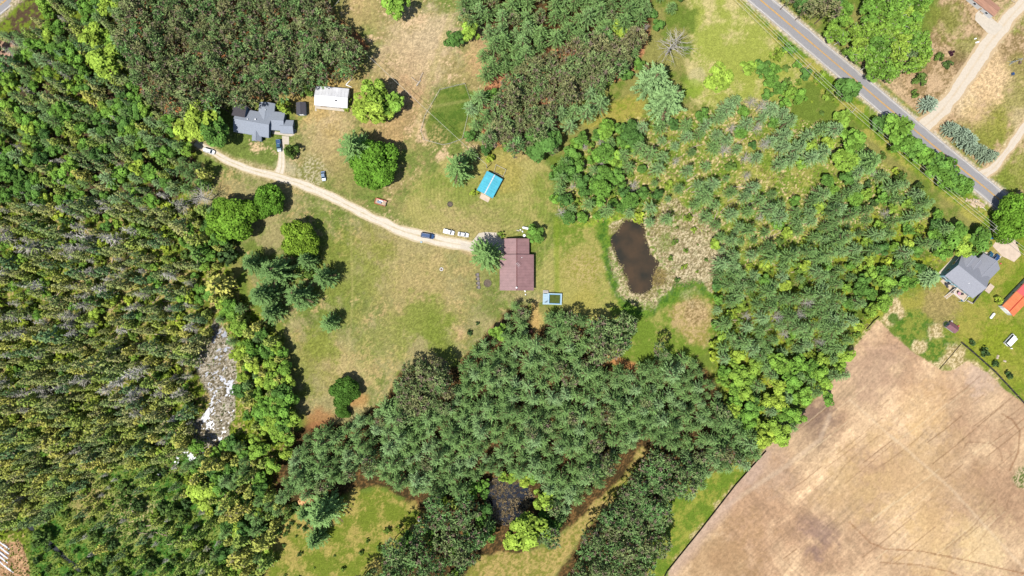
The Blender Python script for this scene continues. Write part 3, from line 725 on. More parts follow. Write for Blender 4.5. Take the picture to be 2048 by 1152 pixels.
for i in range(3):
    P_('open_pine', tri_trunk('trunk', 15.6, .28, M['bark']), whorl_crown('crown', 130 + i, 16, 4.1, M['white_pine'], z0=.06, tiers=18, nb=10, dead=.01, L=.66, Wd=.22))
for i in range(4):
    t, c = bare_tree_meshes(800 + i, 12, 4.2 + .3 * i, 34 + 6 * i); P_('bare_tree', t, c, 'bare_branch')
    P_('birch_tree', tri_trunk('trunk', 11.6, .17, M['pale_bark'], lean=(.5, .2 * i), limbs=[(a, tuple(Vector(b) * 1.25), r0) for a, b, r0 in limbset(40 + i, 11.5, 3.0, 9, .10)]), lobe_crown('crown', 650 + i, 12, 3.3, M['broadleaf'], zlo=.35, nl=9, leaf=.5, dens=19, dead=.03))
for i in range(3):
    P_('maple_tree', tri_trunk('trunk', 9, .42, M['bark'], limbs=limbset(i, 12, 7, 9, .2)), lobe_crown('crown', 900 + i, 13, 8.6, M['maple'], zlo=.12, nl=26, dens=13, leaf=.78, hollow=.6))
    P_('blue_spruce', tri_trunk('trunk', 6.6, .16, M['bark']), whorl_crown('crown', 950 + i, 7, 3.3, M['blue_spruce'], z0=.05, tiers=13, nb=10, step=.42, droop=.12, L=.55, Wd=.3, dead=0, side=.6))

CAT = dict(white_pine='pine tree', red_pine='pine tree', spruce_tree='spruce tree', cedar_tree='cedar tree', tamarack_tree='bare larch', broadleaf_tree='tree', maple_tree='tree', bush='bush', bare_tree='dead tree', blue_spruce='spruce tree', birch_tree='tree')
FOREST = dict(white_pine='white_pine_forest', red_pine='red_pine_forest', spruce_tree='spruce_forest', cedar_tree='cedar_forest', tamarack_tree='tamarack_forest', broadleaf_tree='broadleaf_forest', bush='undergrowth', bare_tree='dead_forest', birch_tree='birch_forest')
FORESTLABEL = dict(white_pine='further white pines filling the dense pine wood', red_pine='further red pines of the planted pine stands', spruce_tree='further dark spruces crowding the bog', cedar_tree='further olive cedars crowding the bog',
                   tamarack_tree='further bare grey larches across the bog', broadleaf_tree='further bright leafy trees among the woods', bush='low leafy undergrowth between the trees', bare_tree='further dead trees in the swamp', birch_tree='further pale barked trees by the road')

def plant(kind, px, py, rpx=None, tint=.5, label=None, group=None, hs=1.0, var=None, sc=None):
    """One plant whose crown appears at photo pixel px, py with radius rpx; returns its Empty."""
    H, R, zf = KIND[kind]
    solo = kind == 'white_pine' and rpx is not None
    s = sc if sc is not None else rpx * S * .97 / R
    x, y = W(px, py, H * s * hs * zf)
    vs_ = PROTO['open_pine' if solo else kind]; t, c, cn = vs_[rng.randrange(len(vs_)) if var is None else var % len(vs_)]
    e = bpy.data.objects.new(kind, None); col.objects.link(e); e.empty_display_size = .3
    zg = 0.0
    e.location = (x, y, zg); e.rotation_euler = (rng.gauss(0, .02), rng.gauss(0, .02), rng.random() * 6.283)
    e.scale = (s * rng.gauss(1, .09), s * rng.gauss(1, .09), s * hs)
    link('stem' if kind == 'bush' else 'trunk', t, e)
    k = link(cn, c, e); k['tint'] = max(0.0, min(1.0, tint))
    return tag(e, label, CAT[kind], group)

# ---- trees that stand alone, each with its own label: (kind, x, y, radius in px, tint, height factor, label)
OWN = [
 ('maple_tree', 745, 330, 45, .45, 1.0, 'largest round bright green maple, on the lawn north of the gravel drive'),
 ('white_pine', 706, 292, 38, .3, .75, 'spreading dark pine touching the largest round maple'),
 ('maple_tree', 465, 437, 43, .6, 1.0, 'round maple with yellowing leaves on the lawn near the bare grey tree'),
 ('maple_tree', 538, 406, 30, .4, 1.1, 'lopsided green tree between the drive and the yellowing maple'),
 ('maple_tree', 601, 480, 33, .8, 1.1, 'round yellow-green maple by the lawn pine clump'),
 ('maple_tree', 690, 784, 25, .0, 1.0, 'round dense dark tree at the south tip of the lawn'),
 ('maple_tree', 687, 824, 13, .0, 1.0, 'small dark tree beside the wood edge below the round dense dark tree'),
 ('white_pine', 655, 646, 19, .35, .9, 'small dark pine alone in the middle of the west lawn'),
 ('white_pine', 645, 556, 27, .12, .8, 'blue-green pine at the east end of the lawn clump'),
 ('white_pine', 594, 592, 30, .12, .8, 'broad dark pine at the south end of the lawn clump'),
 ('white_pine', 546, 543, 39, .12, .8, 'largest blue-green pine in the middle of the lawn clump'),
 ('white_pine', 500, 528, 27, .12, .8, 'dark pine at the west end of the lawn clump'),
 ('white_pine', 522, 592, 34, .12, .8, 'dark pine on the southwest side of the lawn clump'),
 ('white_pine', 610, 520, 23, .12, .8, 'pine just below the yellow-green maple'),
 ('white_pine', 540, 625, 23, .12, .8, 'lowest pine of the lawn clump beside the leafy wood edge'),
 ('bush', 612, 545, 16, .35, 1.6, 'grey-green bush between the pines of the lawn clump'),
 ('bush', 452, 487, 18, .1, 1.4, 'grey-green bush just below the yellowing maple'),
 ('bush', 456, 516, 19, .0, 1.4, 'dark low bush beside the bog edge trees'),
 ('bare_tree', 405, 395, 32, .5, .8, 'bare grey spreading tree at the west edge of the lawn'),
 ('broadleaf_tree', 748, 186, 27, .75, 1.0, 'bright green tree northeast of the white roofed building'),
 ('broadleaf_tree', 735, 216, 31, .92, .8, 'yellow-green tree east of the white roofed building'),
 ('broadleaf_tree', 762, 226, 20, .9, .8, 'lowest yellow-green tree of the trio by the white building'),
 ('broadleaf_tree', 789, 205, 22, .6, .9, 'dark leaved round tree under the service wire'),
 ('broadleaf_tree', 793, 14, 26, .6, 1.0, 'leafy tree alone at the north edge of the sandy meadow'),
 ('broadleaf_tree', 908, 78, 18, .1, .8, 'dark rounded tree at the edge of the northern pines'),
 ('broadleaf_tree', 940, 66, 20, .75, .9, 'yellow-green tree touching the northern pines'),
 ('bush', 585, 303, 15, .25, 1.5, 'dark bush beside the dark blue pickup'),
 ('bush', 572, 216, 18, .7, 1.5, 'pale green bush between the grey house and the shed'),
 ('bush', 614, 182, 14, .35, 1.2, 'low green bush against the pines behind the white building'),
 ('white_pine', 915, 333, 34, .45, .8, 'wide pine northwest of the blue roofed garage'),
 ('bush', 980, 316, 11, .9, 1.3, 'bright yellow-green bush north of the blue roofed garage'),
 ('bush', 948, 385, 9, .9, 1.0, 'yellow flowering bush at the corner of the blue roofed garage'),
 ('white_pine', 970, 508, 34, .4, .75, 'large pine beside the red roofed house, above the concrete drive end'),
 ('bush', 1002, 469, 7, .6, 1.2, 'small round green bush by the concrete drive end'),
 ('broadleaf_tree', 1071, 468, 18, .35, .7, 'small tree at the northeast corner of the red roofed house'),
 ('broadleaf_tree', 1085, 286, 30, .1, .9, 'dull olive tree at the corner of the planted pines'),
 ('broadleaf_tree', 1693, 178, 23, .15, .9, 'dark leafy tree overhanging the road by itself'),
 ('blue_spruce', 1857, 209, 19, .55, 1.0, 'round blue spruce alone beside the dirt road'),
 ('bush', 1830, 188, 9, .3, 1.2, 'small pale bush beside the round blue spruce'),
 ('bush', 1840, 158, 14, .25, 1.4, 'dark green bush in the sandy lot by the leafy grove'),
 ('bush', 1878, 115, 10, .3, 1.3, 'round green bush just off the east tip of the leafy grove'),
 ('bush', 1896, 129, 9, .1, 1.2, 'dull green bush next to the bare brown patch'),
 ('broadleaf_tree', 1437, 157, 25, .85, .6, 'bright green low tree in the pale clearing'),
 ('broadleaf_tree', 1495, 136, 19, .75, .8, 'bright round tree on the east side of the pale clearing'),
 ('broadleaf_tree', 1526, 138, 18, .2, .8, 'dark round tree on the east side of the pale clearing'),
 ('white_pine', 1312, 155, 40, .85, .8, 'large grey-green pine west of the pale clearing'),
 ('white_pine', 1338, 196, 42, .8, .75, 'widest grey-green pine at the southwest of the pale clearing'),
 ('bare_tree', 1346, 88, 48, .5, .8, 'huge bare spreading tree at the west of the pale clearing'),
 ('white_pine', 1740, 322, 32, .45, .7, 'broad pine alone between the power line and the swamp'),
 ('broadleaf_tree', 1700, 283, 26, .55, .9, 'green tree below the utility pole near the road bend'),
 ('broadleaf_tree', 1690, 322, 24, .7, .8, 'yellowish tree below the utility pole near the swamp'),
 ('broadleaf_tree', 1684, 234, 18, .65, .6, 'bright shrubby tree at the foot of the utility pole'),
 ('bush', 1799, 356, 14, .2, 1.8, 'dark round bush under the power line'),
 ('bush', 1834, 376, 11, .15, 1.8, 'smaller dark bush under the power line'),
 ('maple_tree', 2026, 438, 42, .55, 1.0, 'big bright maple shading the road at the east edge'),
 ('broadleaf_tree', 1957, 482, 24, .3, .8, 'dark tree hanging over the blue tarp by the east drive'),
 ('broadleaf_tree', 1922, 492, 22, .85, .8, 'bright yellow-green tree just north of the grey hipped house'),
 ('broadleaf_tree', 1905, 470, 24, .4, .8, 'mid green tree in the thicket north of the grey hipped house'),
 ('broadleaf_tree', 1886, 504, 20, .45, .8, 'green tree west of the bright tree by the hipped house'),
 ('white_pine', 1866, 556, 22, .95, .6, 'pale grey-green pine beside the stone patio'),
 ('bush', 1996, 600, 9, .95, 1.3, 'yellow bush at the corner of the orange roofed barn'),
 ('bush', 1944, 685, 6, .0, 1.5, 'spindly dark sapling nearest the maroon shed'),
 ('bush', 1970, 705, 9, .0, 1.6, 'largest dark shrub along the black fence'),
 ('bush', 1991, 729, 7, .0, 1.5, 'third dark shrub along the black fence'),
 ('bush', 2018, 750, 7, .0, 1.5, 'dark shrub along the black fence near the frame edge'),
 ('white_pine', 641, 1028, 38, .55, .8, 'star shaped pine alone in the south meadow'),
 ('white_pine', 628, 1080, 22, .35, .8, 'smaller pine below the star shaped meadow pine'),
 ('white_pine', 607, 1030, 20, .35, .8, 'dark pine touching the star shaped meadow pine'),
 ('broadleaf_tree', 1060, 1058, 30, .85, 1.0, 'bright lime tree below the dark pool'),
 ('broadleaf_tree', 1034, 1078, 24, .9, .8, 'yellow-lime tree southwest of the lime tree by the dark pool'),
 ('broadleaf_tree', 1088, 994, 20, .8, 1.0, 'rounded yellow-green tree at the east rim of the dark pool'),
 ('broadleaf_tree', 995, 662, 18, .6, .9, 'bright green tree within the pines south of the lawn'),
 ('broadleaf_tree', 620, 0, 1, .5, 1, None),
 ('bush', 939, 666, 6, .0, 1.4, 'dark shrub beside the sandy patch at the lawn edge'),
 ('bush', 955, 647, 4, .0, 1.3, 'small dark shrub between the sandy patch and the pines'),
 ('broadleaf_tree', 408, 238, 32, .95, .9, 'golden green tree beside the dark roofed end of the grey house'),
 ('broadleaf_tree', 375, 262, 24, .95, .8, 'golden green tree where the drive leaves the wood'),
 ('broadleaf_tree', 430, 258, 32, .2, .8, 'dull olive tree between the drive and the grey house'),
 ('broadleaf_tree', 214, 128, 32, .85, .9, 'bright yellow-green tree at the west edge of the planted pines'),
 ('broadleaf_tree', 184, 76, 24, .88, .9, 'bright yellow-green tree in the northwest wood'),
 ('broadleaf_tree', 220, 12, 22, .85, .9, 'bright tree at the top corner of the planted pines'),
 ('cedar_tree', 437, 572, 26, .95, .7, 'golden round cedar at the bog edge west of the lawn clump'),
 ('broadleaf_tree', 405, 986, 26, .9, .7, 'yellow-olive tree beside the rust orange bush'),
 ('broadleaf_tree', 1232, 65, 22, .98, .8, 'golden yellow round tree at the edge of the planted pines'),
]
own_xyr = []
for k, x, y, r, ti, hs, lb in OWN:
    if lb is None: continue
    plant(k, x, y, r, ti, lb, None, hs); own_xyr.append((x, y, r))
    if k in ('maple_tree', 'broadleaf_tree') and False: pass

# ---- rows: blue spruces by the dirt road, roadside thicket
for i, (x, y, r, lb) in enumerate(((1902, 257, 17, 'first blue spruce of the row, by the dirt road mouth'), (1921, 268, 19, 'second blue spruce from the dirt road mouth'), (1935, 283, 19, 'third blue spruce from the dirt road mouth'), (1944, 296, 15, 'blue spruce in the middle of the row, narrowest'),
     (1957, 300, 16, 'third blue spruce from the southeast end of the row'), (1972, 312, 16, 'second blue spruce from the southeast end of the row'), (1984, 311, 14, 'last blue spruce at the southeast end of the row'))):
    plant('blue_spruce', x, y, r, .4 if i < 4 else .2, lb, 'row of blue spruces beside the road'); own_xyr.append((x, y, r))
for i, (x, y, r, ti, lb) in enumerate(((1764, 247, 17, .1, 'first roadside tree where the thicket begins'), (1797, 257, 27, .55, 'largest roadside tree, overhanging the yellow line'), (1800, 284, 22, .45, 'roadside tree just below the overhanging one'), (1826, 296, 20, .3, 'dark roadside tree opposite the dirt road mouth'),
     (1846, 318, 20, .5, 'leafy roadside tree opposite the blue spruce row'), (1872, 320, 20, .2, 'dark roadside tree overlapping the asphalt edge'), (1868, 342, 19, .4, 'roadside tree on the field side of the thicket'), (1896, 338, 20, .3, 'roadside tree hiding the edge of the asphalt'),
     (1908, 358, 20, .25, 'dark roadside tree toward the end of the thicket'), (1924, 372, 20, .4, 'last roadside tree before the rock pile'), (1890, 364, 17, .45, 'low roadside tree under the power line'))):
    plant('broadleaf_tree', x, y, r, ti, lb, 'thicket of trees along the road'); own_xyr.append((x, y, r))

# ---- stands: (polygon, spacing px, [(kind, weight, tint, tint spread, scale, spread)], phrase)
WP, RP, SP, CE, TA, BL, BU, BT, BI = 'white_pine', 'red_pine', 'spruce_tree', 'cedar_tree', 'tamarack_tree', 'broadleaf_tree', 'bush', 'bare_tree', 'birch_tree'
STANDS = [
 ([(225, -50), (248, 100), (290, 190), (355, 238), (455, 205), (600, 182), (640, 168), (705, 140), (725, 100), (690, 60), (652, 40), (660, -50)], 16, [(RP, 1, .55, .35, 1.0, .2)], 'in the northwest planted stand', 'rows'),
 ([(1085, 95), (1210, 72), (1285, 55), (1268, 110), (1215, 165), (1130, 205), (1095, 235), (1080, 290), (1010, 300), (975, 285), (985, 200), (1020, 150)], 15.5, [(RP, 1, .4, .35, 1.0, .2)], 'in the reddish planted stand', 'rows'),
 ([(925, -50), (1295, -50), (1290, 45), (1200, 68), (1085, 90), (1020, 145), (965, 150), (955, 80), (928, 30)], 25, [(WP, .85, .45, .15, .9, .12), (RP, .15, .5, .2, 1, .1)], 'in the northern pine wood'),
 ([(930, 200), (985, 185), (985, 300), (935, 315)], 26, [(WP, .8, .5, .2, .85, .1), (BL, .2, .2, .2, .7, .1)], 'beside the fenced garden'),
 ([(1090, 205), (1190, 180), (1208, 215), (1150, 258), (1100, 262)], 30, [(WP, 1, .75, .12, .95, .1)], 'in the blue-green group below the red pines'),
 ([(1190, 115), (1270, 80), (1290, 130), (1230, 165), (1185, 180)], 25, [(BL, .55, .5, .25, .75, .15), (WP, .45, .7, .15, .7, .1)], 'at the east end of the red pines'),
 ([(1270, -30), (1370, -30), (1330, 60), (1290, 60)], 26, [(BT, .5, .5, 0, .7, .15), (BL, .3, .25, .2, .6, .1), (WP, .2, .6, .1, .7, .1)], 'north of the huge bare tree'),
 ([(1110, 335), (1150, 285), (1215, 245), (1268, 250), (1262, 330), (1270, 400), (1235, 425), (1120, 445), (1112, 400)], 21, [(BL, .65, .32, .2, .8, .2), (WP, .12, .5, .1, .7, .1), (BT, .12, .5, 0, .6, .1), (BU, .11, .3, .2, 1.2, .2)], 'in the dark leafy thicket east of the mown yard'),
 ([(1265, 255), (1390, 240), (1440, 300), (1545, 385), (1590, 420), (1430, 480), (1340, 410), (1290, 420), (1270, 330)], 29, [(WP, .82, .6, .2, .72, .2), (BT, .10, .5, 0, .6, .15), (BL, .05, .4, .3, .6, .1), (BU, .05, .5, .3, 1.2, .3)], 'standing wide on the straw coloured swamp'),
 ([(1300, 245), (1420, 225), (1480, 190), (1530, 200), (1560, 260), (1520, 330), (1420, 290)], 25, [(WP, .5, .9, .1, .75, .12), (BL, .22, .2, .25, .65, .1), (BT, .28, .5, 0, .7, .15)], 'among the dead wood north of the swamp'),
 ([(1520, 190), (1610, 250), (1680, 245), (1640, 330), (1560, 340)], 26, [(WP, .75, .85, .12, .85, .1), (BL, .25, .4, .3, .7, .1)], 'in the grey-green group by the power line'),
 ([(1545, 110), (1590, 90), (1620, 170), (1590, 215), (1530, 195)], 25, [(BL, .8, .35, .25, .7, .15), (BU, .2, .5, .3, 1.3, .3)], 'in the thicket by the road verge'),
 ([(1420, 490), (1540, 400), (1640, 380), (1700, 430), (1720, 520), (1680, 620), (1700, 690), (1600, 720), (1460, 690), (1425, 620), (1440, 540)], 22, [(WP, .78, .55, .25, .74, .2), (BL, .10, .55, .3, .6, .1), (BT, .07, .5, 0, .7, .15), (BU, .05, .7, .2, 1.3, .2)], 'in the dense pine swamp'),
 ([(1640, 360), (1760, 330), (1860, 400), (1900, 455), (1870, 500), (1800, 510), (1720, 500), (1690, 420)], 23, [(WP, .42, .55, .25, .75, .15), (BL, .40, .5, .3, .65, .15), (BU, .13, .5, .3, 1.3, .3), (BT, .05, .5, 0, .6, .1)], 'in the mixed wood west of the rock pile'),
 ([(1700, 510), (1800, 510), (1860, 530), (1800, 580), (1760, 610), (1700, 690), (1690, 620)], 22, [(BL, .62, .5, .3, .75, .15), (WP, .25, .5, .25, .7, .1), (BU, .13, .5, .3, 1.3, .2)], 'in the mixed wood beside the hipped house yard'),
 ([(1445, 690), (1560, 720), (1690, 700), (1705, 745), (1640, 770), (1660, 800), (1600, 790), (1595, 850), (1560, 890), (1500, 880), (1470, 830), (1430, 740)], 24, [(BL, .78, .62, .22, .88, .16), (WP, .22, .5, .2, .7, .1)], 'along the bright leafy edge above the ploughed field'),
 ([(1425, 640), (1480, 690), (1470, 740), (1430, 720)], 20, [(BU, .5, .8, .15, 1.5, .3), (BL, .5, .7, .2, .6, .1)], 'east of the dry mound'),
 ([(612, 868), (660, 858), (725, 842), (778, 808), (800, 760), (805, 830), (900, 830), (920, 740), (950, 700), (1000, 655), (1015, 612), (1052, 612), (1062, 690), (1090, 690), (1100, 632), (1165, 635), (1180, 690), (1160, 730), (1240, 745), (1300, 735), (1325, 700), (1385, 712), (1420, 750), (1450, 810), (1480, 850), (1515, 900), (1495, 935), (1420, 950), (1330, 900), (1284, 868), (1225, 940), (1160, 1005), (1122, 1040), (1090, 960), (1020, 945), (970, 945), (930, 985), (850, 985), (780, 970), (720, 945), (640, 985), (560, 1000), (580, 930)], 18.5, [(WP, .93, .48, .26, .72, .2), (RP, .07, .5, .2, 1.1, .1)], 'in the big pine wood'),
 ([(790, 745), (830, 722), (905, 735), (900, 820), (810, 825)], 16, [(RP, 1, .5, .25, 1.05, .1)], 'in the reddish pine block at the tip of the lawn', 'rows'),
 ([(1185, 655), (1250, 640), (1262, 660), (1240, 710), (1190, 715)], 19, [(RP, 1, .7, .2, 1.3, .1)], 'in the small pine group south of the pond lawn'),
 ([(870, 1000), (930, 990), (975, 1050), (950, 1110), (920, 1175), (700, 1175), (790, 1090)], 21, [(RP, .75, .85, .2, 1.25, .15), (BL, .13, .35, .2, .6, .1), (CE, .12, .3, .2, 1, .1)], 'in the southern pines below the dark pool'),
 ([(1314, 908), (1390, 945), (1420, 965), (1340, 1000), (1328, 1060), (1290, 1180), (1132, 1180), (1176, 1085), (1236, 1002)], 17.5, [(RP, .92, .85, .2, 1.1, .16), (WP, .08, .5, .1, .6, .1)], 'in the southern pines beside the grassy ride'),
 ([(1105, 990), (1135, 1030), (1105, 1080), (1070, 1095), (1080, 1040)], 20, [(RP, .6, .7, .2, 1.2, .1), (BL, .4, .4, .2, .6, .1)], 'between the dark pool and the grassy ride'),
 ([(925, 935), (975, 945), (975, 1000), (990, 1060), (960, 1080), (920, 1000)], 22, [(BL, .9, .45, .25, .75, .12), (WP, .1, .5, .1, .8, .1)], 'on the west rim of the dark pool'),
 ([(980, 940), (1060, 945), (1075, 965), (985, 958)], 20, [(BL, 1, .7, .15, .6, .1)], 'on the north rim of the dark pool'),
 ([(1285, 1080), (1330, 1050), (1345, 1080), (1310, 1130), (1290, 1150)], 18, [(RP, .6, .6, .2, 1.1, .1), (CE, .4, .1, .1, 1, .1)], 'at the corner of the southeast glade'),
 ([(520, 740), (570, 720), (585, 830), (580, 900), (555, 930), (520, 930), (505, 860)], 23, [(BL, .85, .62, .24, .85, .2), (CE, .15, .5, .2, 1.2, .1)], 'in the lime green belt west of the lawn tip'),
 ([(405, 560), (470, 600), (520, 660), (565, 700), (575, 790), (520, 740), (500, 860), (480, 800), (470, 700), (430, 620)], 20, [(BL, .50, .55, .25, .75, .15), (CE, .35, .75, .2, 1.2, .2), (WP, .15, .3, .1, .6, .1)], 'in the leafy belt between bog and lawn'),
 ([(360, 320), (400, 330), (430, 400), (440, 470), (430, 560), (395, 540), (370, 440)], 21, [(BL, .35, .25, .2, .7, .15), (CE, .40, .55, .25, 1.2, .2), (WP, .25, .3, .15, .7, .1)], 'at the bog edge west of the bare grey tree'),
 ([(-60, 70), (70, 62), (115, -50), (225, -50), (245, 60), (285, 190), (345, 240), (385, 290), (365, 380), (300, 410), (-60, 400)], 20.5, [(BL, .36, .45, .28, .72, .18), (WP, .22, .6, .3, .62, .14), (SP, .22, .35, .3, 1.15, .15), (TA, .08, .4, .3, 1, .1), (CE, .12, .5, .3, 1.1, .1)], 'in the mixed northwest wood'),
 ([(-60, 400), (300, 410), (370, 400), (395, 540), (410, 610), (300, 640), (150, 680), (-60, 620)], 20, [(SP, .36, .4, .35, 1.15, .25), (TA, .20, .5, .3, 1.2, .25), (CE, .12, .5, .3, 1.0, .2), (BU, .12, .75, .2, 1.3, .3), (BL, .12, .6, .3, .5, .2)], 'in the thin bog'),
 ([(-60, 620), (150, 680), (300, 640), (410, 610), (415, 660), (370, 760), (385, 850), (-60, 780)], 19, [(SP, .40, .45, .35, 1.15, .25), (TA, .15, .5, .3, 1.2, .25), (CE, .24, .6, .25, 1.05, .2), (BU, .09, .75, .2, 1.2, .3), (BL, .05, .6, .3, .42, .1)], 'in the dense bog'),
 ([(-60, 780), (385, 850), (370, 900), (290, 930), (230, 930), (150, 975), (90, 1010), (60, 1045), (-60, 1070)], 17, [(CE, .50, .62, .28, 1.15, .2), (SP, .40, .45, .3, 1.2, .2), (BL, .06, .5, .3, .5, .1), (TA, .04, .3, .3, 1, .1)], 'in the dense olive bog wood'),
 ([(60, 950), (110, 930), (120, 1000), (70, 1050), (20, 1050)], 20, [(WP, .9, .25, .15, .8, .1), (SP, .1, .2, .1, 1.2, .1)], 'in the dark group by the ditch'),
 ([(385, 890), (470, 870), (500, 900), (530, 960), (560, 1010), (545, 1060), (520, 1175), (410, 1175), (450, 1050), (415, 980), (370, 940)], 20, [(CE, .42, .65, .25, 1.25, .2), (WP, .25, .35, .15, .7, .1), (BL, .33, .5, .3, .72, .15)], 'in the olive wood west of the south meadow'),
 ([(130, 960), (290, 930), (380, 930), (430, 1010), (440, 1110), (420, 1180), (200, 1180), (120, 1080)], 25, [(CE, .30, .4, .3, .9, .2), (SP, .25, .25, .2, .9, .2), (BU, .30, .35, .3, 1.3, .3), (TA, .15, .6, .2, .6, .1)], 'scattered in the wet southwest meadow'),
 ([(60, 1040), (100, 1090), (190, 1160), (190, 1190), (70, 1180), (70, 1100)], 26, [(BU, 1, .45, .3, 1.2, .3)], 'beside the ditch'),
 ([(1640, 62), (1690, 25), (1715, 45), (1700, 100), (1712, 120)], 22, [(BI, 1, .62, .12, .9, .12)], 'at the west end of the roadside grove'),
 ([(1712, 60), (1760, -30), (1850, -30), (1848, 60), (1868, 100), (1825, 138), (1750, 152), (1700, 112)], 21, [(BI, .92, .58, .12, .95, .12), (WP, .08, .8, .1, .6, .1)], 'in the roadside grove'),
 ([(1575, -30), (1690, -30), (1700, 20), (1640, 22), (1600, 10)], 20, [(BL, .6, .2, .2, .75, .1), (RP, .4, .3, .2, 1.2, .1)], 'in the shady corner north of the road'),
 ([(1550, 60), (1660, 160), (1680, 200), (1640, 190), (1560, 110)], 30, [(BU, .7, .6, .2, 1.2, .3), (BL, .3, .5, .2, .5, .1)], 'on the grass verge by the road'),
 ([(1610, 190), (1680, 240), (1790, 330), (1880, 420), (1850, 430), (1740, 350), (1620, 260)], 36, [(BU, .8, .4, .3, 1.2, .35), (BL, .2, .4, .3, .5, .1)], 'under the power line'),
 ([(1310, 470), (1350, 440), (1400, 450), (1415, 520), (1400, 560), (1350, 560), (1335, 520)], 36, [(BU, 1, .45, .25, .7, .35)], 'on the bleached marsh beside the pond'),
 ([(1230, 420), (1300, 400), (1340, 440), (1280, 450)], 26, [(WP, .6, .8, .1, .7, .1), (BU, .4, .6, .2, 1.3, .2)], 'at the north rim of the pond'),
 ([(1000, 255), (1080, 262), (1110, 300), (1060, 300), (1010, 290)], 24, [(BL, .5, .25, .2, .6, .1), (RP, .5, .4, .2, 1, .1)], 'at the south edge of the planted pines'),
 ([(540, 1060), (620, 1110), (700, 1110), (760, 1050), (840, 1040), (800, 1090), (720, 1120), (660, 1160), (560, 1160)], 34, [(BU, 1, .3, .2, .6, .35)], 'dotted over the south meadow'),
 ([(395, 905), (420, 925), (390, 950), (340, 960), (350, 935)], 22, [(SP, .6, .4, .3, 1, .2), (BU, .4, .5, .3, 1, .3)], 'at the foot of the silver mire'),
 ([(540, 1010), (600, 1010), (620, 1050), (590, 1075), (545, 1060)], 15, [(BU, .7, .15, .1, .7, .2), (CE, .3, .3, .2, .6, .1)], 'beside the star shaped meadow pine'),
]
KNAME = dict(white_pine=('pale blue-green white pine', 'green white pine', 'dark white pine'), red_pine=('green tipped red pine', 'brown-green red pine', 'reddish red pine'), spruce_tree=('olive-yellow spruce', 'olive spruce', 'dark green spruce'),
             cedar_tree=('golden olive cedar', 'olive cedar', 'dark green cedar'), tamarack_tree=('bare pale larch', 'bare grey larch', 'bare grey-brown larch'), broadleaf_tree=('bright yellow-green tree', 'mid green leafy tree', 'dark green leafy tree'),
             bush=('bright green bush', 'green bush', 'dark bush'), bare_tree=('leafless dead tree', 'leafless dead tree', 'leafless dead tree'), birch_tree=('bright pale barked tree', 'green pale barked tree', 'dark pale barked tree'))
BLOCKS = [inside] ; placed = []
keepout = [POLY['silver'], POND, POOL]
pool = []
def pin(poly, x, y):
    r = False; n = len(poly)
    for i in range(n):
        x0, y0 = poly[i]; x1, y1 = poly[(i + 1) % n]
        if (y0 > y) != (y1 > y) and x < (x1 - x0) * (y - y0) / (y1 - y0) + x0: r = not r
    return r
cell = {}
def far_enough(x, y, d):
    c = 16; i0, j0 = int(x // c), int(y // c); n = int(d // c) + 1
    for i in range(i0 - n, i0 + n + 1):
        for j in range(j0 - n, j0 + n + 1):
            for a, b, r in cell.get((i, j), ()):
                if (a - x) ** 2 + (b - y) ** 2 < (min(d, r)) ** 2: return False
    return True
for st_ in STANDS:
    poly, sp, mix, phrase = st_[:4]
    xs = [p[0] for p in poly]; ys = [p[1] for p in poly]
    x0, x1, y0, y1 = min(xs), max(xs), min(ys), max(ys)
    if len(st_) > 4:
        ca, sa = math.cos(.56), math.sin(.56); cand = []
        for i in range(-120, 120):
            for j in range(-120, 120):
                a = i * sp * .92 + rng.gauss(0, sp * .17); b = j * sp * 1.08 + rng.gauss(0, sp * .12)
                cand.append(((x0 + x1) / 2 + a * ca - b * sa, (y0 + y1) / 2 + a * sa + b * ca))
    else:
        n = int((x1 - x0) * (y1 - y0) / (sp * sp) * 9) + 20
        cand = [(x0 + rng.random() * (x1 - x0), y0 + rng.random() * (y1 - y0)) for _ in range(n)]
    wsum = sum(m[1] for m in mix)
    for x, y in cand:
        if not pin(poly, x, y): continue
        if len(st_) > 4 and rng.random() < .06: continue
        d = sp * .80 if len(st_) <= 4 else sp * .45
        q = rng.random() * wsum
        for kd, w, ti, ts, sc, ss in mix:
            q -= w
            if q <= 0: break
        if kd in (SP, CE, TA, BU) and len(st_) <= 4: d *= .92
        if not far_enough(x, y, d): continue
        if any((x - a) ** 2 + (y - b) ** 2 < (r * .72) ** 2 for a, b, r in own_xyr): continue
        if any(pin(k_, x, y) for k_ in keepout[1:]): continue
        if pin(keepout[0], x, y) and rng.random() < .72: continue
        cell.setdefault((int(x // 16), int(y // 16)), []).append((x, y, d))
        placed.append((kd, x, y, min(1, max(0, rng.gauss(ti, ts))), max(.3, rng.gauss(sc, ss * sc)), phrase))
bykind = {}
for p in placed: bykind.setdefault(p[0], []).append(p)

